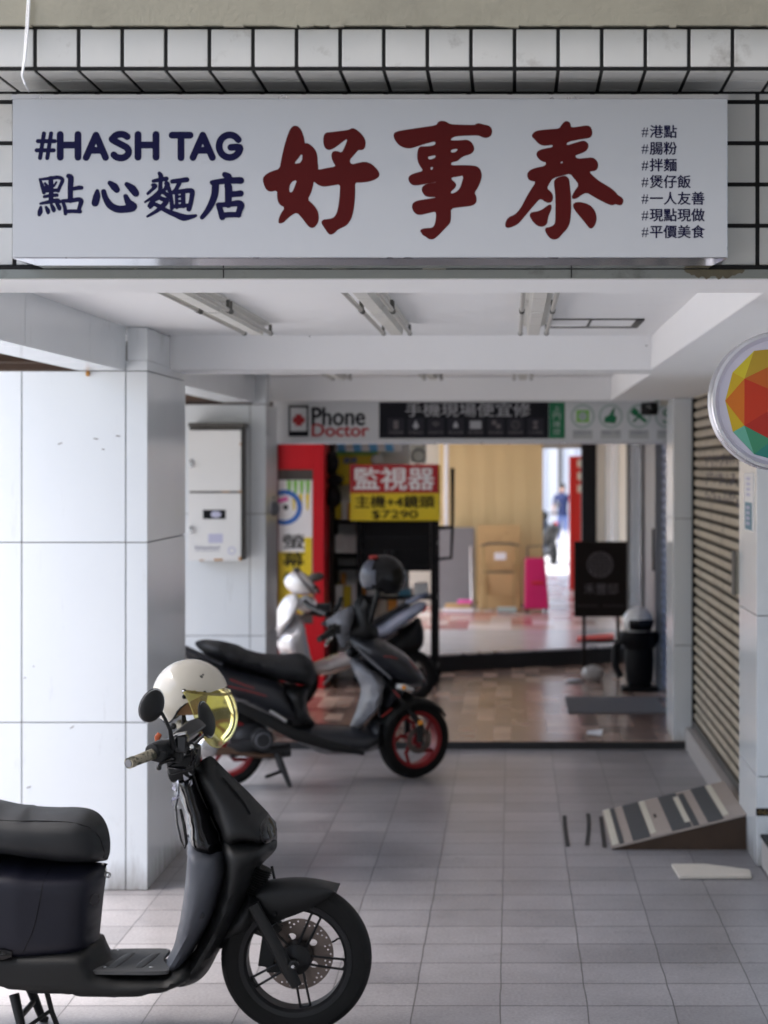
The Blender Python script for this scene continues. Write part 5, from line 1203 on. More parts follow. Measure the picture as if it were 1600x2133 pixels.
b = MB(); b.tube([f3.p(640,1278,-.05), f3.p(660,1276,-.1), f3.p(680,1284,-.16), f3.p(694,1272,-.2)], .022, 8); b.tube([f3.p(664,1282,-.1), f3.p(676,1268,-.14)], .02, 8); b.build('brake_lever', M['blackmatte'], sc3)
b = MB(); b.ell(f3.p(628,1286,-.14), (.035,.02,.035), 12, 8); b.build('turn_signal', M['amber'], sc3)
b = MB(); b.tube([f3.p(708,1396,-.1), f3.p(700,1415,-.14), f3.p(688,1432,-.18)], .010, 8); b.build('side_stand', M['gunmetal'], sc3)
f4 = Frame(.62, 41.2, 100, -.1)
sc4 = thing('scooter', 'black scooter standing far off in the bright alley beside the tan canvas', 'scooter', tuple(f4.P), R(f4.deg))
plain_scooter(f4, sc4, M['blackmatte'], M['blackmatte'], M['darkgrey'], 1.0)
# ------------------------------------------------------------- right side: round sign, ramp, tape, plank, lock box
YN = 5.46; rc = at(1627, 835, YN); RR = .190
rs = thing('round_sign', 'round double-sided blade sign with a mosaic of red, orange, yellow and green facets', 'sign', (rc.x+.15, YN, rc.z))
b = MB(); b.lathe(rc, (0,1,0), [(RR-.012,-.002),(RR-.004,-.004),(RR,.002),(RR,.018),(RR-.006,.024),(RR-.006,.085),(RR,.09),(RR,.106),(RR-.004,.112),(RR-.012,.11)], 96); b.build('rim', M['alu'], rs)
b = MB(); b.lathe(rc, (0,1,0), [(RR-.012,-.002),(RR-.020,.012),(RR-.023,.016),(.0,.016)], 96); b.build('face', mat('pearl_face', (.62,.61,.72), .25), rs)
b = MB(); b.lathe(rc, (0,1,0), [(RR-.012,.11),(0,.104)], 96); b.build('back_face', M['white'], rs)
b = MB(); b.tube([rc+Vector((RR-.01,.05,.08)), rc+Vector((.42,.05,.08))], .012, 10); b.tube([rc+Vector((RR-.01,.05,-.08)), rc+Vector((.42,.05,-.08))], .012, 10); b.build('arm', M['alu'], rs)
def zz(x, y): return at(1200+x/4, 560+y/4, YN)
cols = {'y1': (.62,.52,.03), 'y2': (.45,.30,.025), 'y3': (.58,.40,.02), 'o1': (.60,.16,.015), 'o2': (.50,.11,.015), 'r1': (.50,.035,.01), 'r2': (.40,.02,.01), 'g1': (.13,.40,.30), 'g2': (.045,.24,.13), 'g3': (.02,.2,.17), 'r3':(.55,.08,.02)}
fac = [('y1', [(1310,860),(1490,680),(1409,912)]), ('y2', [(1490,680),(1600,668),(1720,700),(1640,800),(1409,912)]), ('y3', [(1310,860),(1409,912),(1248,1098)]), ('o1', [(1248,1098),(1409,912),(1408,1305)]), ('r1', [(1409,912),(1640,1010),(1408,1305)]), ('o2', [(1409,912),(1640,800),(1720,1010),(1640,1010)]), ('r1', [(1640,1010),(1600,1188),(1408,1305)]), ('r2', [(1408,1305),(1600,1188),(1640,1428)]), ('y3', [(1248,1098),(1408,1305),(1312,1358)]), ('g1', [(1312,1358),(1408,1305),(1490,1545)]), ('g2', [(1408,1305),(1640,1428),(1490,1545)]), ('g3', [(1490,1545),(1640,1428),(1700,1600),(1600,1575)]),
       ('r3', [(1640,1010),(1720,1010),(2000,1000),(1980,1200),(1600,1188)]), ('o2', [(1720,700),(1900,800),(1990,990),(1720,1010),(1640,800)]), ('g2', [(1640,1428),(1900,1400),(1700,1600)]), ('r2', [(1600,1188),(1980,1200),(1900,1400),(1640,1428)])]
for k, (c, pl) in enumerate(fac):
    b = MB(); b.add([(v.x, YN+.0152-.0001*k, v.z) for v in (zz(*p) for p in pl)], [tuple(range(len(pl)))])
    b.build('facet', M.setdefault('f'+c, mat('facet_'+c, cols[c], .35, var=.03)), rs, smooth=False)
# striped loading ramp
rp = thing('ramp', 'homemade wedge ramp with dark, tan and cream cross stripes leading up to the shutter', 'ramp', (.82, 10.3, 0))
b = MB(); b.add([(.49,9.79,0),(1.146,9.79,0),(1.146,9.79,.160),(.49,9.79,.003)]+[(.49,9.815,0),(1.146,9.815,0),(1.146,9.815,.160),(.49,9.815,.003)], [(0,1,2,3),(7,6,5,4),(0,4,5,1),(1,5,6,2),(2,6,7,3),(3,7,4,0)])
b.build('side_board', M['wood'], rp, smooth=False); b = MB()
b.add([(.49,10.75,0),(1.146,10.75,0),(1.146,10.75,.160),(.49,10.75,.003)]+[(.49,10.775,0),(1.146,10.775,0),(1.146,10.775,.160),(.49,10.775,.003)], [(0,1,2,3),(7,6,5,4),(0,4,5,1),(1,5,6,2),(2,6,7,3),(3,7,4,0)])
b.build('side_board', M['wood'], rp, smooth=False)
L0, L1 = Vector((.488, 0, .004)), Vector((1.147, 0, .166)); du = (L1-L0); ln = du.length; dn_ = du.normalized(); up_ = Vector((-dn_.z,0,dn_.x))
def slab_on(mb, t0, t1, y0, y1, h0, h1):
    A, B_ = L0+du*t0, L0+du*t1
    mb.add([A+up_*h0+Vector((0,y0,0)), B_+up_*h0+Vector((0,y0,0)), B_+up_*h0+Vector((0,y1,0)), A+up_*h0+Vector((0,y1,0)), A+up_*h1+Vector((0,y0,0)), B_+up_*h1+Vector((0,y0,0)), B_+up_*h1+Vector((0,y1,0)), A+up_*h1+Vector((0,y1,0))], [(0,3,2,1),(4,5,6,7),(0,1,5,4),(1,2,6,5),(2,3,7,6),(3,0,4,7)])
b = MB(); slab_on(b, 0, 1, 9.78, 10.80, 0, .012); b.build('top_board', M['board'], rp, bevel=.002)
for t0, t1, m, y0, y1 in ((.012,.062,'cream',9.80,10.79),(.068,.10,'rubber',9.79,10.78),(.165,.295,'rubber',9.785,10.79),(.30,.345,'cream',9.85,10.78),(.455,.60,'rubber',9.785,10.79),(.565,.605,'cream',9.92,10.66),(.61,.655,'rubber',9.785,10.72),(.72,.835,'rubber',9.785,10.79),(.84,.885,'cream',9.86,10.77)):
    b = MB(); slab_on(b, t0, t1, y0, y1, .0125 if m != 'cream' else .0127, .0145 if m != 'cream' else .0152); b.build('stripe', M[m], rp)
b = MB(); slab_on(b, .37, .39, 10.25, 10.33, .0125, .0148); b.build('stain', M['darkwood'], rp)
# tape strips on the floor before the ramp
for k, (pts, lb) in enumerate(((((1176,1700),(1178,1728),(1183,1765)), 'straight dark tape strip on the floor, farthest from the striped ramp'), (((1225,1696),(1227,1722),(1223,1762)), 'curved dark tape strip on the floor, middle one of three'), (((1252,1702),(1256,1735),(1260,1767)), 'dark tape strip on the floor touching the foot of the ramp'))):
    P3 = []
    for p in crom(pts, 5, False):
        Y = F*H/(p[1]-VY); P3.append((X_(p[0], Y), Y))
    b = MB(); n = len(P3); hw = .011
    vs = [(x-hw, y, .0035) for x, y in P3]+[(x+hw, y, .0035) for x, y in P3]
    vs2 = [(x-hw, y, .0) for x, y in P3]+[(x+hw, y, .0) for x, y in P3]
    b.add(vs, [(i, i+1, n+i+1, n+i) for i in range(n-1)])
    tag(b.build('tape_strip', M['tape'], smooth=False), lb, 'tape', 'dark tape strips on the floor')
b = MB(); pl = [(.755,9.39),(1.105,9.30),(1.115,9.06),(.73,9.02),(.705,9.33)]
pl = [(X_(px, F*H/(py-VY)), F*H/(py-VY)) for px, py in ((1399,1806),(1470,1806),(1562,1818),(1566,1831),(1415,1832))]
b.add([(x,y,.002) for x,y in pl]+[(x,y,.016) for x,y in pl], [tuple(range(5))[::-1], tuple(range(5,10))]+[(i,(i+1)%5,5+(i+1)%5,5+i) for i in range(5)])
tag(b.build('plank', M['plank'], bevel=.002), 'short pale wooden board lying flat on the floor by the right pillar', 'board')
t = thing('doorstep', 'low terrazzo doorstep with black edge at the right pillar', 'step', (1.3, 9.1, 0))
b = MB(); b.box(1.165, 1.7, 8.7, 9.36, 0, .14); b.build('block', M['plinth'], t, bevel=.01)
b = MB(); b.box(1.16, 1.7, 8.69, 9.36, .1405, .155); b.build('edge_strip', M['black'], t, bevel=.003)
t = thing('address_plate', 'vertical white and blue number plate on the edge of the right pillar', 'plate', (1.142, 9.75, 1.75))
b = MB(); b.box(1.141, 1.1445, 9.48, 9.86, Z_(1105,9.7), Z_(985,9.7)); b.build('plate', M['white'], t)
b = MB(); b.box(1.1395, 1.1408, 9.53, 9.81, Z_(1103,9.7), Z_(1046,9.7)); b.build('blue_field', M['teal'], t)
b = MB()
for k in range(4): b.box(1.1380, 1.1392, 9.60, 9.74, Z_(1060+k*11,9.7), Z_(1054+k*11,9.7))
for k in range(4): b.box(1.1395, 1.1408, 9.6, 9.75, Z_(1000+k*11,9.7), Z_(994+k*11,9.7))
b.build('print', M['bluegrey'], t, merge=False)
t = thing('lock_box', 'beige shutter lock box fixed at the side of the right pillar', 'box', (1.14, 10.2, 1.3))
b = MB(); b.box(1.128, 1.2, 10.12, 10.23, Z_(1238,10.15), Z_(1150,10.15)); b.build('case', M['cream'], t, bevel=.006)
b = MB(); b.box(1.122, 1.1275, 10.105, 10.24, Z_(1240,10.15), Z_(1148,10.15)); b.build('cover', M['gunmetal'], t, bevel=.002)
b = MB(); b.box(X_(1575,9.366), X_(1602,9.366), 9.364, 9.3685, Z_(1699,9.366), Z_(1684,9.366)); lb = tag(b.build('sticker', M['black']), 'small black sticker with gold print low on the right pillar', 'sticker')
text('小心', 9.3632, M['brass'], lb, box=pbox(1578, 1686, 1600, 1697, 9.3632))
# meter box on the second left pillar wall
YM = 13.12
mb_ = thing('meter_box', 'white rust-edged electric meter box on the second left pillar wall', 'meter box', (X_(450,YM), 13.2, Z_(1030,YM)))
bx = lambda x0,y0,x1,y1: (X_(x0,YM), X_(x1,YM), Z_(y1,YM), Z_(y0,YM))
x0,x1,z0,z1 = bx(394,890,503,1168)
MB().box(x0, x1, YM+.012, 13.347, z0, z1).build('case', M['gunmetal'], mb_, bevel=.004)
for nm, ya, yb in (('door', 896, 1023), ('door', 1027, 1168)):
    a0, a1, c0, c1_ = bx(392, ya, 502, yb); dr = MB().box(a0, a1, YM, YM+.011, c0, c1_).build(nm, M['boxpaint'], mb_, bevel=.003)
    zz_ = Z_(968 if ya < 1000 else 1106, YM)
    b = MB(); b.obox((X_(399,YM), YM-.012, zz_), (.022,.016,.030)); b.tube([(X_(398,YM)+.009*cos(t_), YM-.012, zz_+.016+.012*sin(t_)) for t_ in (0,.6,1.2,1.9,2.5,3.14)], .003, 6); b.build('padlock', M['steel'], dr, bevel=.003)
    b = MB(); b.ell((X_(398,YM), YM-.003, Z_(960 if ya < 1000 else 1098, YM)), (.008,.005,.008), 10, 6); b.build('keyhole', M['darkwood'], dr)
x0,x1,z0,z1 = bx(394,882,512,893); b = MB(); b.box(x0-.005, x1-.01, YM-.006, 13.347, z0+.012, z1+.004); b.build('rain_cap', M['gunmetal'], mb_, bevel=.002)
x0,x1,z0,z1 = bx(423,1062,470,1081); wnd = MB().box(x0,x1,YM-.002,YM-.0005,z0,z1).build('window', M['black'], mb_)
b = MB(); b.ell((x0+.085, YM-.003, (z0+z1)/2), (.035,.002,.022), 14, 8); b.build('dial', M['bluegrey'], wnd)
x0,x1,z0,z1 = bx(434,1112,464,1131); MB().box(x0,x1,YM-.002,YM-.0005,z0,z1).build('label', M['bluegrey'], mb_)
b = MB()
for x in range(408, 462, 6): b.obox((X_(x,YM), YM-.001, Z_(1141+random.uniform(-1,1),YM)), (.013,.001,.014), Matrix.Rotation(random.uniform(-.5,.5),3,'Y'))
b.obox((X_(432,YM), YM-.001, Z_(1147,YM)), (.16,.001,.004)); b.build('handwriting', M['ink'], mb_, merge=False, smooth=False)
b = MB(); c_ = (X_(483,YM), YM-.001, Z_(1147,YM)); b.lathe(c_, (0,-1,0), [(.026,0),(.026,.001),(.018,.001),(.018,0)], 24, closed=True); b.build('emblem', M['bluegrey'], mb_)
b = MB()
for x, y, w_, h_ in ((500,1024,8,3),(455,1166,18,4),(420,1167,10,2),(500,1164,5,8),(501,925,3,5),(470,1024,16,2)): b.obox((X_(x,YM), YM-.001, Z_(y,YM)), (w_*YM/F,.002,h_*YM/F))
b.build('rust_patch', M['rust'], mb_, merge=False, bevel=.002)
# small bits on walls
b = MB(); b.ell((X_(565,13.6), 13.75, Z_(1060,13.6)), (.04,.06,.055), 16, 10); b.tube([(X_(565,13.6), 13.75, Z_(1040,13.6)), (-1.63, 13.75, Z_(1035,13.6))], .012, 8)
tag(b.build('wall_lamp', M['greyplastic']), 'small grey dome lamp on the side of the second left pillar', 'lamp')
t = thing('security_camera', 'small black security camera hanging before the green sign icons', 'camera', (X_(1355,13.85), 13.8, SOF))
b = MB(); b.obox((X_(1352,13.85), 13.8, Z_(852,13.85)), (.075,.13,.085), Matrix.Rotation(R(25),3,'Z')); b.build('body', M['black'], t, bevel=.012)
b = MB(); b.lathe((X_(1350,13.85), 13.73, Z_(852,13.85)), (-.4,-1,0), [(.03,0),(.03,.03),(.022,.03),(0,.025)], 16); b.build('lens', M['headlens'], t)
b = MB(); b.tube([(X_(1355,13.85), 13.8, Z_(845,13.85)), (X_(1366,13.85), 13.82, Z_(838,13.85)), (X_(1372,13.85), 13.83, SOF)], .012, 8); b.build('bracket', M['palegreen'], t)
b = MB(); b.box(X_(1376,13.85), X_(1406,13.85), 13.78, 13.9, Z_(845,13.85), SOF+.001); tag(b.build('junction_box', M['cream'], bevel=.006), 'cream junction box under the beam beside the security camera', 'junction box')

# ------------------------------------------------------------- phone repair sign across the second bay
YP = 14.10
ps = thing('repair_sign', 'long pale phone repair sign with black middle panel and green icons', 'sign', (X_(990,YP), YP, Z_(880,YP)))
pb = lambda x0,y0,x1,y1,d=.0: (X_(x0,YP), X_(x1,YP), Z_(y1,YP), Z_(y0,YP))
x0,x1,z0,z1 = pb(569,832,1425,921); MB().box(x0,x1,YP,YP+.2,z0,z1).build('box', M['signgrey'], ps, bevel=.003)
MB().box(x0,x1,YP-.006,YP+.19,z0-.012,z0-.001).build('bottom_rail', M['alu'], ps)
x0,x1,z0,z1 = pb(790,838,1143,913); MB().box(x0,x1,YP-.002,YP-.0005,z0,z1).build('black_panel', M['signblack'], ps)
x0,x1,z0,z1 = pb(1144,838,1177,913); MB().box(x0,x1,YP-.002,YP-.0005,z0,z1).build('green_panel', M['green'], ps)
text('Phone', YP-.002, M['signblack'], ps, box=pbox(650,849,760,886,YP), bold=.034)
text('Doctor', YP-.002, M['signred'], ps, box=pbox(650,883,768,909,YP), bold=.045)
b = MB(); b.prism([(x,z) for x,z in ((X_(601,YP),Z_(909,YP)),(X_(643,YP),Z_(909,YP)),(X_(643,YP),Z_(844,YP)),(X_(601,YP),Z_(844,YP)))], YP-.003, YP-.0005); b.build('phone_icon', M['signblack'], ps, bevel=.004)
x0,x1,z0,z1 = pb(605,849,639,898); MB().box(x0,x1,YP-.005,YP-.0032,z0,z1).build('phone_screen', M['signgrey'], ps)
b = MB()
for q in ((616,863,629,887),(610,869,635,881)):
    x0,x1,z0,z1 = pb(*q); b.box(x0,x1,YP-.007-.0005*(q[0]==610),YP-.0055,z0,z1)
b.build('red_cross', M['signred'], ps, merge=False)
text('手機現場便宜修', YP-.0035, M['iconwhite'], ps, box=pbox(845,839,1105,868,YP), bold=.01)
for k in range(8):
    xc = 825+k*41.5; x0,x1,z0,z1 = pb(xc-17,871,xc+17,906); MB().box(x0,x1,YP-.004,YP-.0022,z0,z1).build('icon_tile', M['iconbox'], ps, bevel=.003)
    g = MB(); cx, cz = X_(xc,YP), Z_(885,YP)
    if k == 0: g.obox((cx,YP-.0055,cz), (.035,.001,.06)); g.obox((cx,YP-.0065,cz), (.026,.0005,.045))
    elif k == 1: g.lathe((cx,YP-.005,cz-.008), (0,-1,0), [(.02,0),(.02,.001),(0,.001)], 16); g.prism([(cx-.015,cz),(cx+.015,cz),(cx,cz+.035)], YP-.0062, YP-.006)
    elif k == 2:
        for r_ in (.014,.026,.038): g.tube([(cx+r_*cos(a), YP-.005, cz-.02+r_*sin(a)) for a in [R(45+9*i) for i in range(11)]], .003, 6)
    elif k == 3: g.prism([(cx-.02,cz-.02),(cx+.02,cz-.02),(cx,cz+.03)], YP-.006, YP-.005); g.ell((cx,YP-.0055,cz+.0), (.016,.001,.016), 12, 6)
    elif k == 4: g.obox((cx,YP-.0055,cz), (.08,.001,.055))
    elif k == 5: g.obox((cx-.01,YP-.0055,cz+.015), (.03,.001,.03)); g.obox((cx+.02,YP-.006,cz-.01), (.03,.001,.03))
    elif k == 6: g.lathe((cx,YP-.005,cz), (0,-1,0), [(.03,0),(.03,.001),(.024,.001),(.024,0)], 20, closed=True); g.ell((cx,YP-.0055,cz), (.006,.001,.006), 10, 6)
    else: g.obox((cx,YP-.0055,cz+.018), (.035,.001,.02)); g.obox((cx,YP-.0055,cz-.018), (.035,.001,.02)); g.obox((cx,YP-.0055,cz), (.012,.001,.03))
    g.build('icon', M['iconwhite'] if k in (1,3,4) else M['taupe'], ps, merge=False, smooth=False)
    text(('手機螢幕','手機泡水','訊號不良','無法充電','電池更換','資料備份','相機故障','二手買賣')[k], YP-.0045, M['taupe'], ps, box=pbox(xc-15,898,xc+15,904,YP))
for k, s in enumerate('上門維修'): text(s, YP-.0035, M['palegreen'], ps, box=pbox(1152,845+k*16,1168,858+k*16,YP))
for k in range(4):
    xc = 1214+k*58.5; c_ = (X_(xc,YP), YP-.001, Z_(867,YP))
    b = MB(); b.lathe(c_, (0,-1,0), [(.085,0),(.085,.002),(.070,.002),(.070,0)], 36, closed=True); ir = b.build('icon_ring', M['palegreen'], ps)
    g = MB(); cx, cy, cz = c_
    if k == 0: g.obox((cx,cy-.002,cz), (.09,.001,.085)); g.build('icon', M['lightgreen'], ir, bevel=.0004); g = MB(); g.lathe((cx,cy-.003,cz), (0,-1,0), [(.03,0),(.03,.001),(0,.001)], 20); g.build('icon_face', M['palegreen'], ir)
    elif k == 1: g.prism([(cx-.045,cz-.045),(cx+.03,cz-.05),(cx+.042,cz-.01),(cx+.02,cz+.01),(cx+.03,cz+.06),(cx+.012,cz+.05),(cx-.01,cz+.01),(cx-.045,cz-.01)], cy-.003, cy-.001); g.build('icon', M['green'], ir, smooth=False)
    elif k == 2: g.obox((cx+.005,cy-.002,cz), (.12,.001,.024), Matrix.Rotation(R(40),3,'Y')); g.obox((cx-.03,cy-.003,cz+.03), (.045,.001,.045), Matrix.Rotation(R(40),3,'Y')); g.obox((cx,cy-.0035,cz), (.11,.001,.014), Matrix.Rotation(R(-45),3,'Y')); g.build('icon', M['green'], ir, merge=False, smooth=False)
    else: bpy.data.meshes; text('S', cy-.003, M['green'], ir, box=(cx-.03, cz-.05, cx+.03, cz+.05)); g.obox((cx,cy-.002,cz), (.012,.001,.13)); g.build('icon', M['green'], ir)
    x0,x1,z0,z1 = pb(xc-21,896,xc+21,914); MB().box(x0,x1,YP-.002,YP-.0006,z0,z1).build('caption_tile', mat('caption_grey', (.44,.455,.45), .4), ir)
    text(('免費加好友','服務一流','快速維修','合理價格')[k], YP-.0035, M['ink'], ir, box=pbox(xc-18,897,xc+18,905,YP))

# ------------------------------------------------------------- red shop frame and banner on the left
YRD = 16.4; rb = lambda x0,y0,x1,y1,Y=YRD: (X_(x0,Y), X_(x1,Y), Z_(y1,Y), Z_(y0,Y))
rf = thing('red_shopfront', 'red painted shop frame with a printed banner in its window', 'shopfront', (X_(620,YRD), YRD, .05))
x0,x1,z0,z1 = rb(560,915,676,1440); z0 = .05
b = MB(); b.box(X_(652,YRD), x1, YRD, YRD+.5, z0, 2.3); b.box(x0-.3, X_(652,YRD), YRD+.012, YRD+.5, Z_(978,YRD), 2.3); b.box(x0-.3, X_(652,YRD), YRD+.012, YRD+.5, z0, Z_(1300,YRD))
b.build('frame', M['redframe'], rf, bevel=.006, merge=False)
b = MB(); b.box(X_(560,YRD), X_(580,YRD), YRD-.05, YRD+.01, z0, 2.3); b.build('side_post', M['maroon'], rf, bevel=.005)
b = MB(); b.box(X_(652,YRD)+.002, X_(675,YRD)-.002, YRD-.004, YRD-.0005, .3, 2.0); b.build('post_face', M['redframe'], rf)
b = MB(); b.box(X_(560,YRD), X_(652,YRD)-.002, YRD+.06, YRD+.1, Z_(1300,YRD), Z_(978,YRD)); b.build('window', M['gunmetal'], rf)
bn = MB().box(X_(578,YRD), X_(650,YRD), YRD+.02, YRD+.05, Z_(1280,YRD), Z_(1000,YRD)).build('banner', M['white'], rf)
YBn = YRD+.0185
MB().box(X_(579,YRD), X_(649,YRD), YBn, YBn+.001, Z_(1279,YRD), Z_(1150,YRD)).build('yellow_field', M['yellow'], bn)
MB().box(X_(634,YRD), X_(649,YRD), YBn-.0012, YBn-.0002, Z_(1170,YRD), Z_(1120,YRD)).build('yellow_field', M['yellow'], bn)
b = MB()
for k in range(4):
    x = 602+k*13; b.prism([(X_(x-5,YRD),Z_(1001,YRD)),(X_(x+5,YRD),Z_(1001,YRD)),(X_(x+3,YRD),Z_(1028,YRD)),(X_(x-3,YRD),Z_(1028,YRD))], YBn-.001, YBn)
b.build('green_drip', M['lightgreen'], bn, merge=False, smooth=False)
b = MB()
for k in range(3):
    x = 612+k*14; b.prism([(X_(x-4,YRD),Z_(1029,YRD)),(X_(x+4,YRD),Z_(1029,YRD)),(X_(x+2,YRD),Z_(1062,YRD)),(X_(x-2,YRD),Z_(1062,YRD))], YBn-.001, YBn)
b.build('yellow_drip', M['yellow'], bn, merge=False, smooth=False)
b = MB(); c_ = (X_(592,YRD), YBn, Z_(1057,YRD)); b.lathe(c_, (0,-1,0), [(.145,0),(.145,.002),(.105,.002),(.105,0)], 32, closed=True); b.build('badge_ring', M['blue'], bn)
b = MB(); b.obox((c_[0]-.02,YBn-.001,c_[2]+.06), (.1,.001,.035), Matrix.Rotation(R(-15),3,'Y')); b.build('badge_mark', M['hotpink'], bn)
b = MB(); b.ell((c_[0]+.01,YBn-.001,c_[2]), (.022,.001,.022), 12, 6); b.build('badge_dot', M['black'], bn)
for k, s in enumerate('螢幕'): text(s, YBn-.002, M['black'], bn, box=pbox(588,1113+k*38,634,1143+k*38,YRD), bold=.02)
text('保護', YBn-.002, M['black'], bn, box=pbox(590,1192,634,1222,YRD), bold=.02)
# shop interior shelf behind
sw = thing('goods_rack', 'dim rack of colourful boxed phone accessories beside the red frame', 'rack', (X_(715,17.1), 17.1, .05))
Yg = 17.1; b = MB()
b.box(X_(676,Yg), X_(700,Yg), Yg-.3, Yg+.25, .05, 2.3); b.build('dark_post', M['darkwood'], sw)
b = MB(); b.box(X_(700,Yg), X_(850,Yg), Yg+.2, Yg+.24, .05, 2.3); b.build('back_board', M['white'], sw)
for y in (1085, 1155, 1180, 1310): MB().box(X_(700,Yg), X_(845,Yg), Yg-.1, Yg+.2, Z_(y,Yg)-.02, Z_(y,Yg)).build('shelf', M['rack'], sw)
for k in range(3): MB().ell((X_(690,Yg-.4)+.02*k, Yg-.45, Z_((965,1035,1000)[k],Yg-.4)), (.07,.06,.09 if k < 2 else .05), 14, 10).build('hanging_bag', M['black'], sw)
random.seed(11); cc = ['skyblue','white','orangeprint','white','cream','orangeprint','white','yellow']
for row, (ya, yb) in enumerate(((1040,1082),(1105,1152),(1185,1305),(1185,1305))):
    x = 700
    while x < 838:
        w_ = random.uniform(8, 20); h_ = (yb-ya)*random.uniform(.7,.98)
        MB().box(X_(x,Yg), X_(x+w_-1.2,Yg), Yg-.08+.12*(row == 3), Yg+.02+.12*(row == 3), Z_(yb,Yg)+.002, Z_(yb-h_,Yg)).build('boxed_item', M[cc[random.randrange(len(cc))]], sw, bevel=.004)
        x += w_
ban = thing('striped_awning', 'blue and white striped little awning above the accessory rack', 'awning', (X_(770,18), 18, 2.1))
b = MB(); Ya = 17.3
for k in range(9):
    b = MB(); xa, xb = X_(692+k*16.5,Ya), X_(692+(k+1)*16.5,Ya)
    b.add([(xa-.05,Ya+.1,2.16),(xb-.05,Ya+.1,2.16),(xb,Ya-.25,2.0),(xa,Ya-.25,2.0),(xa-.05,Ya+.1,2.15),(xb-.05,Ya+.1,2.15),(xb,Ya-.25,1.99),(xa,Ya-.25,1.99)], [(0,1,2,3),(7,6,5,4),(0,4,5,1),(1,5,6,2),(2,6,7,3),(3,7,4,0)])
    b.build('stripe', M['skyblue' if k % 2 else 'white'], ban)
po = thing('poster', 'yellow and green poster board behind the surveillance price sign', 'poster', (X_(725,17.2), 17.2, 2))
MB().box(X_(692,17.2), X_(790,17.2), 17.2, 17.22, Z_(1010,17.2), Z_(940,17.2)).build('sheet', M['yellow'], po)
MB().box(X_(692,17.2), X_(785,17.2), 17.195, 17.199, Z_(948,17.2), Z_(940,17.2)).build('green_edge', M['lightgreen'], po)
text('維修', 17.194, M['blue'], po, box=pbox(716,952,744,966,17.194), bold=.02)
MB().ell((X_(786,17.19), 17.16, Z_(958,17.19)), (.05,.02,.05), 14, 8).build('rosette', M['white'], po)
fan = thing('wall_unit', 'grey louvred unit hanging above the yellow and red sign', 'unit', (X_(850,18.3), 18.3, 2))
MB().box(X_(800,18.3), X_(885,18.3), 18.3, 18.6, Z_(965,18.3), Z_(915,18.3)).build('case', mat('dusty_unit', (.3,.29,.25), .6), fan, bevel=.02)
b = MB(); b.lathe((X_(872,18.3), 18.295, Z_(950,18.3)), (0,-1,0), [(.07,0),(.07,.01),(.05,.01),(.05,0)], 24, closed=True); b.build('grille', M['gunmetal'], fan)
# black server rack on castors with its price sign
YK = 16.75; rk = thing('equipment_rack', 'tall black open equipment rack on castors', 'rack', (X_(825,YK), YK+.3, .05))
xa, xb, zb, zt = X_(742,YK), X_(910,YK), .13, Z_(1080,YK)
for (x, y) in ((xa,YK),(xb-.05,YK),(xa,YK+.55),(xb-.05,YK+.55)):
    MB().box(x, x+.05, y, y+.05, zb, zt).build('upright', M['rack'], rk, bevel=.003)
    b = MB(); b.lathe((x+.025, y, .05+.045), (0,1,0), [(0,0),(.045,0),(.045,.03),(0,.03)], 20); b.tube([(x+.025,y+.02,.1),(x+.025,y+.02,.14)], .015, 8); b.build('castor', M['rack'], rk)
for z in (.16, .75, 1.2, zt-.02): 
    b = MB(); b.box(xa, xb, YK+.052, YK+.548, z, z+.02); b.build('shelf', M['rack'], rk)
b = MB(); b.box(xa+.052, xb-.055, YK+.03, YK+.5, Z_(1190,YK), zt-.03); b.build('cabinet', M['rack'], rk, bevel=.006)
b = MB()
for k in range(3): b.box(xa+.07, xb-.07, YK+.022, YK+.029, Z_(1120+k*26,YK)-.002, Z_(1120+k*26,YK)+.002)
b.box(X_(800,YK), X_(806,YK), YK+.022, YK+.029, Z_(1155,YK), Z_(1146,YK)); b.box(X_(814,YK), X_(820,YK), YK+.022, YK+.029, Z_(1155,YK), Z_(1146,YK)); b.build('slot', M['blackgloss'], rk, merge=False)
b = MB(); b.tube([(xb+.002,YK+.02,Z_(1100,YK)), (xb+.13,YK+.02,Z_(1098,YK)), (xb+.13,YK+.02,Z_(975,YK))], .018, 8); b.tube([(xb+.13,YK+.02,Z_(1098,YK)), (xb+.12,YK+.02,Z_(1162,YK)), (xb,YK+.02,Z_(1165,YK))], .014, 8); b.build('side_arm', M['rack'], rk)
for k, c_ in enumerate(('white','cream','teal','boxpaint')):
    MB().box(xa+.08+k*.13, xa+.19+k*.13, YK+.2, YK+.5, .773, .773+(.06,.12,.05,.1)[k]).build('stored_item', M[c_], rk, bevel=.005)
YQ = 16.62; pr = thing('price_sign', 'red and yellow surveillance camera price sign standing on the black rack', 'sign', (X_(822,YQ), YQ, Z_(1085,YQ)))
MB().box(X_(729,YQ), X_(917,YQ), YQ+.001, YQ+.09, Z_(1085,YQ), Z_(968,YQ)).build('light_box', M['yellow'], pr, bevel=.006)
MB().box(X_(728.5,YQ), X_(914,YQ), YQ-.002, YQ+.0005, Z_(1027,YQ), Z_(967,YQ)).build('red_panel', M['signred'], pr)
text('監視器', YQ-.0035, M['white'], pr, box=pbox(738,974,904,1020,YQ), bold=.03)
text('主機+4鏡頭', YQ-.002, M['black'], pr, box=pbox(740,1032,905,1058,YQ), bold=.03)
text('$7290', YQ-.002, M['black'], pr, box=pbox(775,1063,870,1082,YQ), bold=.03)

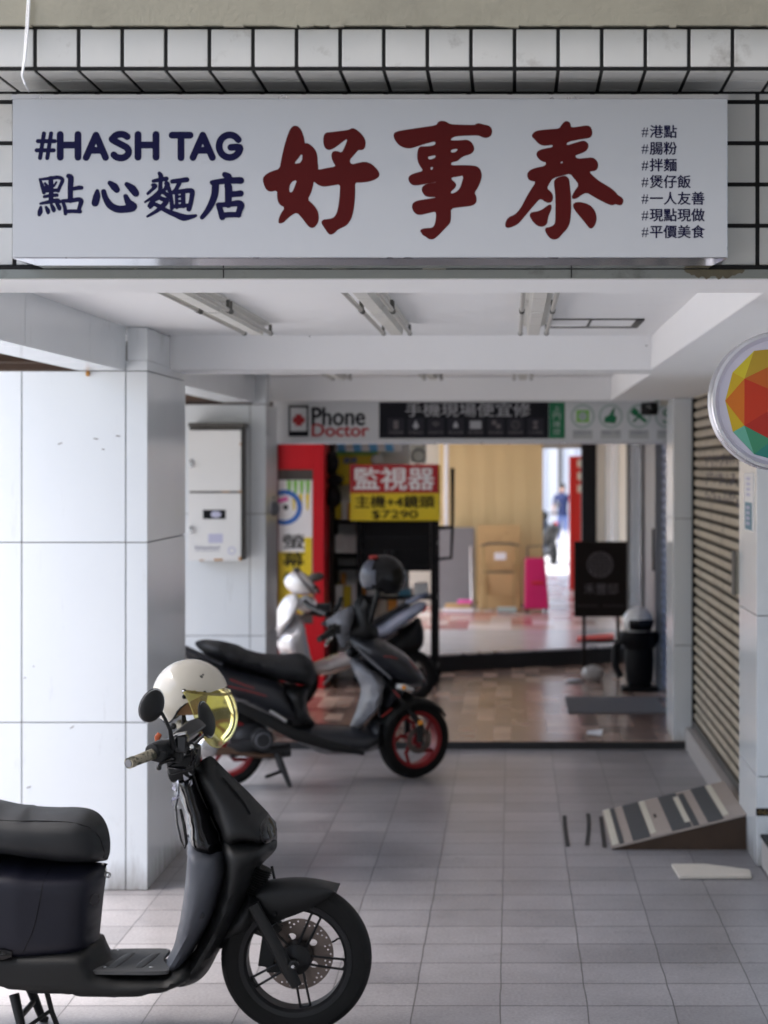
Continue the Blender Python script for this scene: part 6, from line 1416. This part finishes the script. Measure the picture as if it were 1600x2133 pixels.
# ------------------------------------------------------------- far bay: canvas, boards, chair, case
YC = 23.85
b = MB(); nx, nz = 60, 30; vs = []
for i in range(nx+1):
    for j in range(nz+1):
        x = X_(915,YC)+(X_(1131,YC)-X_(915,YC))*i/nx; z = .22+(2.17-.22)*j/nz
        vs.append((x, YC+-.003*sin(i*.55+.6*sin(j*.2))+.003*sin(i*1.3+j*.12)*(1-j/nz), z))
b.add(vs, [(i*(nz+1)+j, (i+1)*(nz+1)+j, (i+1)*(nz+1)+j+1, i*(nz+1)+j+1) for i in range(nx) for j in range(nz)])
o = tag(b.build('canvas_sheet', M['curtain']), 'tan canvas sheet hung across the far end of the arcade', 'canvas'); o.modifiers.new('s','SOLIDIFY').thickness = .004
b = MB(); b.tube([(X_(930,23.6), 23.6, .2), (X_(930,23.6), 23.6, 2.3)], .025, 10); b.tube([(X_(930,23.6), 23.6, 2.16), (X_(1128,23.6), 23.6, 2.15)], .012, 8)
tag(b.build('pipe', M['palewall']), 'pale vertical pipe at the left edge of the tan canvas', 'pipe')
def lean(name, x0, x1, h, y, m, lb, cat, th=.03, lean_=8):
    b = MB(); b.obox(((x0+x1)/2, y, .2+h/2*cos(R(lean_))+.006), (x1-x0, th, h), Matrix.Rotation(R(-lean_),3,'X')); return tag(b.build(name, m, bevel=.004), lb, cat)
lean('board', X_(900,23.4), X_(988,23.4), .95, 23.5, M['greyboard'], 'grey board leaning on the tan canvas, behind the rack', 'board')
lean('plywood_sheet', X_(995,23.4), X_(1084,23.4), .98, 23.45, M['plywood'], 'square plywood sheet leaning on the tan canvas behind the folding chair', 'plywood')
ch = thing('folding_chair', 'brass coloured folding chair with a wooden back, folded against the plywood', 'chair', (X_(1040,23), 23.05, .2))
Yc = 23.1
for s, x in ((-1,1004),(1,1080)):
    b = MB(); b.tube([(X_(x,Yc), Yc-.25, .21), (X_(x+s*-2,Yc), Yc, .6), (X_(x+s*-3,Yc), Yc+.14, Z_(1137,Yc))], .012, 8); b.build('leg', M['brass'], ch)
    b = MB(); b.tube([(X_(x-s*9,Yc), Yc-.05, .21), (X_(x-s*9,Yc), Yc+.02, .75)], .010, 8); b.build('leg', M['brass'], ch)
b = MB(); b.tube([(X_(1001,Yc), Yc+.14, Z_(1138,Yc)), (X_(1020,Yc), Yc+.14, Z_(1133,Yc)), (X_(1062,Yc), Yc+.14, Z_(1133,Yc)), (X_(1083,Yc), Yc+.14, Z_(1138,Yc))], .012, 8); b.build('rail', M['gunmetal'], ch); b = MB(); b.tube([(X_(1008,Yc), Yc+.05, Z_(1192,Yc)), (X_(1074,Yc), Yc+.05, Z_(1192,Yc))], .010, 8); b.build('rail', M['gunmetal'], ch)
b = MB(); b.box(X_(1016,Yc), X_(1068,Yc), Yc+.1, Yc+.115, Z_(1185,Yc), Z_(1143,Yc)); bk = b.build('backrest', M['plywood'], ch, bevel=.02)
MB().box(X_(1030,Yc), X_(1054,Yc), Yc+.094, Yc+.098, Z_(1167,Yc), Z_(1152,Yc)).build('note', M['paper'], bk)
b = MB(); b.box(X_(1012,Yc), X_(1070,Yc), Yc+.0, Yc+.03, Z_(1240,Yc), Z_(1196,Yc)); b.build('seat', M['plywood'], ch, bevel=.01)
cs = thing('suitcase', 'upright dark pink hard shell suitcase by the canvas edge', 'suitcase', (X_(1115,22.8), 22.9, .2))
x0, x1 = X_(1092,22.8), X_(1141,22.8)
b = MB(); b.add([(x0,22.8,.24),(x1+.02,22.8,.24),(x1+.02,23.05,.24),(x0,23.05,.24),(x0+.01,22.85,Z_(1163,22.8)),(x1-.03,22.85,Z_(1163,22.8)),(x1-.03,23.05,Z_(1163,22.8)),(x0+.01,23.05,Z_(1163,22.8))], [(0,3,2,1),(4,5,6,7),(0,1,5,4),(1,2,6,5),(2,3,7,6),(3,0,4,7)]); b.build('shell', M['pink'], cs, bevel=.02, seg=3)
b = MB(); b.box((x0+x1)/2-.05, (x0+x1)/2+.08, 22.80, 22.83, Z_(1214,22.8)-.015, Z_(1214,22.8)+.015); b.build('handle', M['redpost'], cs, bevel=.006)
for x in (x0+.03, x1-.02): MB().lathe((x, 22.86, .225), (1,0,0), [(0,-.015),(.025,-.015),(.025,.015),(0,.015)], 14).build('wheel', M['black'], cs)
b = MB(); b.tube([(x0+.04,23,Z_(1163,22.8)), (x0+.04,23,Z_(1140,22.8)), (x1-.05,23,Z_(1138,22.8)), (x1-.05,23,Z_(1163,22.8))], .01, 8); b.build('pull_bar', M['gunmetal'], cs)
b = MB(); b.tube([(X_(983,22.9), 22.9, .21), (X_(979,22.9), 23.3, Z_(1140,23.2))], .016, 8); tag(b.build('tube', M['steel']), 'pale metal tube leaning between the grey board and the plywood', 'tube')
MB_ = MB(); MB_.box(X_(925,22.8), X_(985,22.8), 22.75, 22.95, .205, .25); tag(MB_.build('flat_box', M['paper'], bevel=.004), 'low white box on the floor under the grey board', 'box')
MB_ = MB(); MB_.box(X_(928,22.85), X_(980,22.85), 22.8, 22.95, .252, .30); tag(MB_.build('tray', M['plywood'], bevel=.004), 'wooden tray on the low white box', 'tray')
MB_ = MB(); MB_.box(X_(953,22.8), X_(984,22.8), 22.8, 22.92, .302, .345); tag(MB_.build('pink_box', M['hotpink'], bevel=.01), 'bright pink box on the wooden tray', 'box')
MB_ = MB(); MB_.box(X_(1036,22.85), X_(1076,22.85), 22.8, 22.95, .205, .26); tag(MB_.build('carton', M['palegreen'], bevel=.004), 'pale green carton under the folding chair', 'box')
# red lacquered post and poster strip beyond the canvas
t = thing('red_pillar', 'red lacquered pillar with small plaques beyond the black pilaster', 'pillar', (X_(1200,27), 27, .2))
b = MB(); b.box(X_(1186,27), X_(1216,27), 27, 27.2, .2, 2.0); b.build('shaft', M['redpost'], t, bevel=.01)
for k in range(3): MB().box(X_(1203,27), X_(1213,27), 26.98, 26.995, 1.85-k*.17, 1.95-k*.17).build('plaque', M['cream'], t)
# sign stand
YW = 17.3; ss_ = thing('sign_stand', 'dark brown notice board on two legs with a round lattice emblem', 'sign', (X_(1250,YW), YW, .05))
MB().box(X_(1196,YW), X_(1306,YW), YW, YW+.03, Z_(1285,YW), Z_(1128,YW)).build('board', M['signbrown'], ss_, bevel=.006)
for x in (1217, 1288): MB().box(X_(x,YW)-.014, X_(x,YW)+.014, YW+.032, YW+.06, .05, Z_(1140,YW)).build('leg', M['signbrown'], ss_)
b = MB(); b.box(X_(1217,YW)+.016, X_(1288,YW)-.016, YW+.036, YW+.056, Z_(1340,YW), Z_(1334,YW)); b.build('crossbar', M['signbrown'], ss_)
b = MB(); cx, cz, r_ = X_(1250,YW), Z_(1176,YW), .112; ye = YW-.003
b.lathe((cx,ye,cz), (0,-1,0), [(r_,0),(r_,.001),(r_-.008,.001),(r_-.008,0)], 40, closed=True)
for k in range(-3, 4):
    z = cz+k*.028; h_ = sqrt(r_*r_-(k*.028)**2); b.obox((cx,ye-.002,z), (2*h_*.95,.001,.007)); 
for k in range(-2, 3): h_ = sqrt(r_*r_-(k*.036)**2); b.obox((cx+k*.036,ye-.0035,cz), (.007,.001,2*h_*.9))
b.build('emblem', M['taupe'], ss_, merge=False, smooth=False)
text('禾豐邸', YW-.003, M['taupe'], ss_, box=pbox(1217,1215,1288,1238,YW))
b = MB()
for k in range(11): b.obox((X_(1206+k*9,YW), YW-.002, Z_(1262,YW)), (.022 if k != 5 else .001, .001, .018))
b.build('fine_print', mat('dim_taupe', (.05,.04,.04), .6), ss_, merge=False, smooth=False)
# red sheet, bag, mat, paper
b = MB(); b.add([(X_(1200,19.2),19.0,.203),(X_(1282,19.2),19.35,.203),(X_(1284,19.2),19.75,.203),(X_(1205,19.2),19.4,.203)]+[(X_(1200,19.2),19.0,.225),(X_(1282,19.2),19.35,.225),(X_(1284,19.2),19.75,.225),(X_(1205,19.2),19.4,.225)], [(3,2,1,0),(4,5,6,7),(0,1,5,4),(1,2,6,5),(2,3,7,6),(3,0,4,7)])
tag(b.build('red_board', M['redpost']), 'thin red board lying on the cement floor behind the sign stand', 'board')
def blob(name, c, rad, m, lb, cat, sd=1, amp=.25):
    random.seed(sd); b = MB(); b.ell(c, rad, 22, 14)
    b.v = [(v[0]+amp*rad[0]*random.uniform(-.5,.5), v[1]+amp*rad[1]*random.uniform(-.5,.5), max(c[2]-rad[2], v[2]+amp*rad[2]*random.uniform(-.5,.5))) for v in b.v]
    return tag(b.build(name, m, ang=25), lb, cat)
blob('plastic_bag', (X_(1235,17), 17.0, .05+.065), (.095,.08,.065), M['bag'], 'crumpled pale plastic bag on the floor under the sign stand', 'bag', 4)
blob('paper_scrap', (X_(1195,16.9), 16.9, .05+.015), (.07,.05,.015), M['paper'], 'flattened white scrap beside the plastic bag', 'litter', 6)
b = MB(); b.box(.42, 1.14, 14.75, 15.75, .0505, .062); tag(b.build('door_mat', M['mat'], bevel=.003), 'grey door mat on the brown tiles', 'mat')
b = MB(); pl = [(1224,1523),(1256,1523),(1253,1533),(1222,1533)]; pq = [(X_(x, F*(H-.05)/(y-VY)), F*(H-.05)/(y-VY)) for x, y in pl]
b.add([(x,y,.0515+.01*(i%2)) for i,(x,y) in enumerate(pq)], [(0,1,2,3)]); o = tag(b.build('paper_sheet', M['paper'], smooth=False), 'small white sheet of paper on the brown tiles by the step', 'paper'); o.modifiers.new('s','SOLIDIFY').thickness = .001
# black pedestal with a white helmet
YB4 = 16.3; bn4 = thing('pedestal_bin', 'black pedestal bin with a flat foot standing by the far shop wall', 'bin', (X_(1332,YB4), YB4, .05))
cx = X_(1332,YB4)
MB().box(cx-.15, cx+.15, YB4-.14, YB4+.14, .051, .085).build('foot', M['black'], bn4, bevel=.015)
b = MB(); b.lathe((cx,YB4,.086), (0,0,1), [(.09,0),(.11,.05),(.12,.2),(.115,.3),(.16,.36),(.165,.42),(.15,.44),(0,.44)], 28); b.build('body', M['black'], bn4)
b = MB(); b.tube([(cx-.14,YB4,.45), (cx-.2,YB4-.03,.4), (cx-.2,YB4-.02,.25), (cx-.15,YB4-.02,.16)], .03, 8); b.build('hanging_bag', M['blackmatte'], bn4)
hc4 = Vector((cx-.01, YB4, .535+.075)); h4 = thing('helmet', 'white helmet with a dark visor resting on the black pedestal bin', 'helmet', tuple(hc4))
b = MB(); b.ell(hc4, (.125,.12,.118), 26, 18); sh4 = b.build('shell', M['whitehelmet'], h4); 
b = MB(); n = 13; vs = []
for i in range(7):
    for j in range(n):
        a = R(-55)+(-1+2*j/(n-1))*R(75); e_ = R(8-42*i/6); vs.append(hc4+Vector((.130*cos(a)*cos(e_), .126*sin(a)*cos(e_), .122*sin(e_))))
b.add(vs, [(i*n+j, i*n+j+1, (i+1)*n+j+1, (i+1)*n+j) for i in range(6) for j in range(n-1)]); b.build('visor', M['blackgloss'], h4, ang=80)
# white box on the floor behind the charcoal scooter
b = MB(); b.box(X_(508,12.75), X_(544,12.75), 12.7, 12.86, .002, .062); tag(b.build('white_box', M['paper'], bevel=.006), 'small white box on the floor behind the charcoal scooter', 'box')

# ------------------------------------------------------------- the bright alley beyond
al = thing('alley_building', 'pale alley building far behind the opening, with a dark downpipe', 'building', (2, 62, -.1))
MB().box(-8, 12, 62, 66, -.1, 9).build('wall', M['palewall'], al)
for x in (.9, 1.45, 1.95): MB().box(x, x+.16, 61.9, 61.99, -.1, 6).build('pilaster', mat('soft_grey', (.45,.46,.5), .7), al)
MB().box(X_(1165,60), X_(1174,60), 61.5, 61.6, -.1, 6).build('downpipe', M['gunmetal'], al)
pe = thing('person', 'person in dark top and blue trousers walking away down the bright alley', 'person', (X_(1172,47), 47, -.1))
def body(pe, base, hgt, rz):
    J = {'pel':(0,0,.52),'ch':(0,.0,.72),'nk':(0,0,.845),'hd':(0,-.01,.90),'top':(0,-.01,.985),'sl':(.105,0,.81),'el':(.13,.02,.64),'hl':(.125,-.04,.49),'sr':(-.105,0,.81),'er':(-.13,.03,.64),'hr':(-.125,.0,.49),'kl':(.05,-.06,.28),'al':(.05,-.02,.045),'tl':(.055,-.11,.02),'kr':(-.05,.03,.28),'ar':(-.05,.13,.07),'tr':(-.055,.08,.015),'hipl':(.05,0,.49),'hipr':(-.05,0,.49)}
    E_ = [('pel','ch'),('ch','nk'),('nk','hd'),('hd','top'),('ch','sl'),('sl','el'),('el','hl'),('ch','sr'),('sr','er'),('er','hr'),('pel','hipl'),('hipl','kl'),('kl','al'),('al','tl'),('pel','hipr'),('hipr','kr'),('kr','ar'),('ar','tr')]
    rad = {'pel':.085,'ch':.085,'nk':.034,'hd':.055,'top':.045,'sl':.042,'sr':.042,'el':.028,'er':.028,'hl':.022,'hr':.022,'hipl':.055,'hipr':.055,'kl':.036,'kr':.036,'al':.024,'ar':.024,'tl':.02,'tr':.02}
    k = list(J); me = bpy.data.meshes.new('body'); m3 = Matrix.Rotation(rz, 3, 'Z')
    me.from_pydata([m3 @ (Vector(J[q])*hgt) for q in k], [(k.index(a), k.index(c)) for a, c in E_], [])
    o = bpy.data.objects.new('tmp', me); COL.objects.link(o); sk = o.modifiers.new('s','SKIN'); sk.use_smooth_shade = True
    for i, q in enumerate(k): v = me.skin_vertices[0].data[i]; v.radius = (rad[q]*hgt*.92, rad[q]*hgt*.8); v.use_root = (q == 'pel')
    sd = o.modifiers.new('d','SUBSURF'); sd.levels = 1
    dg = bpy.context.evaluated_depsgraph_get(); dg.update(); m2 = bpy.data.meshes.new_from_object(o.evaluated_get(dg)); bpy.data.objects.remove(o)
    m2.materials.clear()
    for m in (M['skin'], M['navycloth'], M['jeans'], M['hair'], M['white']): m2.materials.append(m)
    for p in m2.polygons:
        z = p.center.z/hgt; x = abs((m3.inverted() @ p.center).x)/hgt
        p.material_index = 4 if z < .05 else 2 if z < .5 and x < .105 else 1 if (z < .84 and (z > .66 or x < .10)) else 3 if z > .9 else 0
    m2.name = 'body'; ob = bpy.data.objects.new('body', m2); COL.objects.link(ob); ob.parent = pe; WM[ob] = WM[pe]
body(pe, None, 1.6, R(170))
